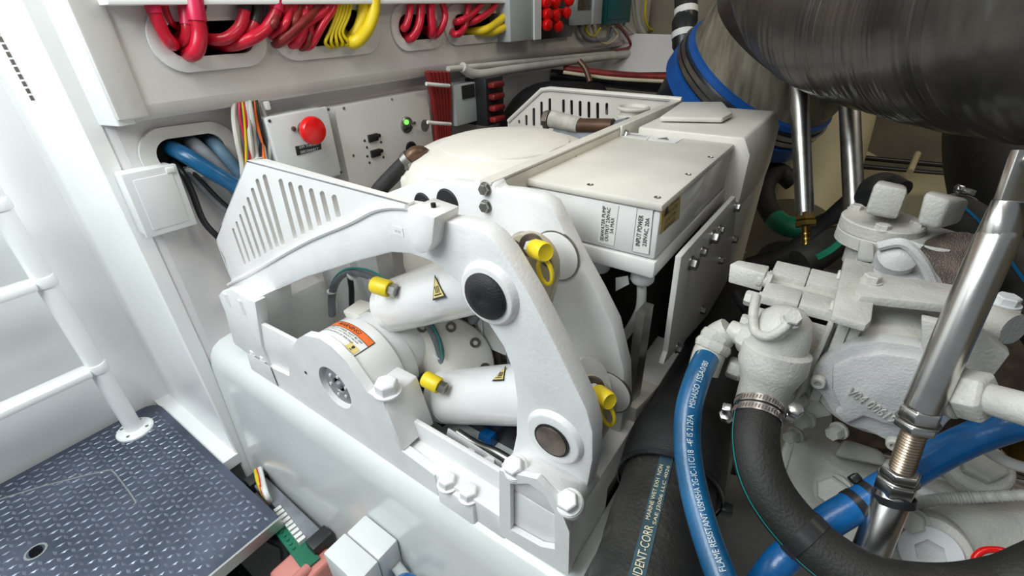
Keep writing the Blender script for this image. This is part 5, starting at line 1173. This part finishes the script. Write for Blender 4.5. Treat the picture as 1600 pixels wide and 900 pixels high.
h7, PP7 = hose('black_hose', [((1300, 345), 1.35), ((1262, 358), 1.40), ((1222, 350), 1.45), ((1200, 325), 1.5), ((1196, 290), 1.55), ((1215, 268), 1.6), ((1238, 285), 1.6)], .030, 'hose', 'black hose bending in a loop behind the steel stanchions')
obj('green_section', g_tube(PP7[8:30], .0315, 20, raw=True), 'green', h7)
h8, PP8 = hose('black_hose', [((1355, 300), 1.25), ((1320, 330), 1.3), ((1280, 365), 1.35), ((1230, 400), 1.4), ((1170, 420), 1.45)], .034, 'rubber', 'black hose running level behind the pump between the stanchions')
# ================================================================ STANCHIONS
for i, (a, b, da, db, r, l) in enumerate((((1244, 50), (1258, 338), 1.12, 1.10, .0195, 'left steel stanchion with a brass fitting at its foot'), ((1324, 90), (1335, 342), 1.22, 1.20, .0235, 'right plain steel stanchion under the black exhaust'))):
    A1, B1 = dp(a, da), dp(b, db)
    t = thing('stanchion', l, 'stanchion', tuple(B1)); obj('tube', g_cyl(B1, A1, r, seg=32), 'steel', t)
    if i == 0:
        dn = (B1-A1).normalized()
        lab(obj('brass_fitting', [g_hex(B1-dn*.008, dn, .022, .018), g_hex(B1+dn*.012, dn, .024, .012), g_lathe([(.012, .02), (.009, .03), (.009, .10)], B1, dn, 16)]+[g_lathe([(.0115, 0), (.0115, .004)], B1+dn*(.04+k*.012), dn, 14) for k in range(4)], 'brass', t), 'brass nuts and threaded stem')
        obj('side_strip', g_cyl(dp((1240, 108), 1.10), dp((1243, 130), 1.10), .006), 'chrome', t)
# ================================================================ EXHAUST
EX = [((1265, -230), 1.30), ((1255, -120), 1.22), ((1272, -40), 1.10), ((1328, 2), .98), ((1420, 14), .86), ((1520, 12), .74), ((1640, -2), .62), ((1800, -25), .52), ((2400, -120), .36)]
exh = thing('exhaust_elbow', 'huge black wound exhaust elbow hanging over the upper right corner', 'exhaust pipe', tuple(dp((1450, 0), .85)))
PE = smooth(path(EX), 40)
random.seed(3); jr = []; w1 = w2 = 0
for i in range(len(PE)):
    w1 = w1*.6+random.uniform(-1, 1)*.0009; w2 = w2*.93+random.uniform(-1, 1)*.0007
    jr.append((.168 if i < 40 else .178)+w1+w2 + (.01*i/40 if i < 40 else .0))
obj('wrapped_pipe', g_tube(PE, jr, 90, raw=True), 'exhaust', exh)
gp = thing('exhaust_hose', 'short wide grey hose with blue coupling hanging left of the black exhaust elbow', 'exhaust hose', tuple(dp((1190, 150), 1.5)))
G0, G1 = dp((1262, -20), 1.42), dp((1172, 165), 1.50)
dg = (r0*-.30+r1*.48+r2*.82).normalized()
KS = 1.28
G0 = dp((1190, 114), 1.22*KS)-dg*.20*KS
RG_ = .205; ug = None
def gl_(prof): return g_lathe([((RG_+a)*KS, h*KS) for a, h in prof], G0, dg, 72)
def gb_(prof): return g_lathe([((RG_+a)*KS, h*KS) for a, h in prof], G0, dg, 72, cap=False)
obj('dark_collar', gl_([(.004, -.06), (.004, .10), (-.002, .11)]), 'exhaust', gp)
obj('grey_wall', gl_([(-.004, -.05), (0, .20)]), 'greypipe', gp)
obj('silicone_coupling', gl_([(.002, .19), (.008, .193), (.009, .207), (.004, .21)]), 'silicone', gp)
obj('dark_sleeve', gl_([(.004, .205), (.010, .212), (.011, .29), (0, .32), (-.03, .60)]), 'navy', gp)
lab(obj('blue_flange', gl_([(.010, .250), (.017, .254), (.018, .292), (.010, .298)]), 'silicone', gp), 'bright blue flared silicone ring')
for h in (.221, .237): obj('clamp_band', gb_([(.011, h-.006), (.016, h-.006), (.016, h+.006), (.011, h+.006)]), 'steel', gp)
tag(obj('cream_pipe', g_tube(path([((1330, 60), 2.2), ((1318, 150), 2.1), ((1285, 260), 1.95), ((1245, 345), 1.88)]), .135, 40), 'creamwall'), 'wide cream pipe leaning behind the two steel stanchions', 'pipe')
struct('trim_8', g_hull([dp(p, d) for p, d in (((900, 50), 2.75), ((1090, 55), 2.65), ((1090, 112), 2.65), ((900, 114), 2.75), ((900, 50), 2.85), ((1090, 55), 2.75), ((1090, 112), 2.75), ((900, 114), 2.85))]), 'recess')
# ================================================================ BACKGROUND RIGHT
struct('trim_7', [g_hull([dp(p, d) for p, d in (((1290, 120), 2.6), ((1640, 120), 2.3), ((1640, 270), 2.3), ((1290, 240), 2.6), ((1290, 120), 2.7), ((1640, 120), 2.4), ((1640, 270), 2.4), ((1290, 240), 2.7))])], 'creamwall')
tag(obj('cream_tank', g_hull([dp(p, d) for p, d in (((1345, 264), 2.3), ((1530, 278), 1.9), ((1556, 335), 1.6), ((1335, 350), 1.7), ((1345, 270), 2.4), ((1530, 290), 2.1), ((1556, 420), 1.7), ((1335, 430), 1.8))]), 'creamwall', bev=.006), 'cream flat-topped tank behind the two rectangular elbows', 'tank')
for i, y in enumerate((248, 262)):
    tag(obj('black_rail', g_tube([dp((1300, y-6), 2.35), dp((1540, y+16), 2.1)], .012, 10, raw=True), 'plastic'), ('upper' if i == 0 else 'lower')+' black rail along the cream bulkhead', 'rail')
tag(obj('cream_strut', g_cyl(dp((1434, 240), 2.05), dp((1422, 268), 2.0), .012), 'creamwall'), 'small cream strut standing on the cream tank', 'strut')
tag(obj('black_bellows', g_tube(path([((1560, 150), 1.5), ((1560, 230), 1.4), ((1580, 320), 1.3), ((1625, 420), 1.2), ((1700, 620), 1.15)]), [.13, .12, .10], 30), 'rubber'), 'black rubber bellows behind the turnbuckle at the right edge', 'bellows')
tag(obj('dark_filler', g_tube(path([((1120, 720), 1.40), ((1150, 600), 1.5), ((1190, 480), 1.65), ((1230, 420), 1.8)]), .12, 30), 'rubber'), 'dark rubber muffler added to darken the gap between gyro and engine', 'filler')  # dark tube added so the gap reads as deep shade
tag(obj('engine_bearer', g_hull([dp(p, d) for p, d in (((1110, 440), 2.1), ((1220, 350), 2.3), ((1290, 400), 2.2), ((1170, 520), 2.0), ((1110, 440), 2.2), ((1220, 350), 2.4), ((1290, 400), 2.3))]), 'beige'), 'brown engine bearer in the dark gap beyond the pump', 'engine bearer')
for i, (p, l) in enumerate((((1150, 458), 'upper'), ((1158, 470), 'lower'))):
    tag(obj('black_lever', g_tube(path([(p, 1.0), ((p[0]+8, p[1]+15), .98), ((p[0]+18, p[1]+24), .96)]), .010, 10), 'plastic'), l+' black lever in the gap left of the pump', 'lever')
# ================================================================ stand everything on its real height: floor plate at z = 0.00
for o in ROOTS: o.location.z += H
for o in bpy.data.objects:
    if '_w' in o: del o['_w']
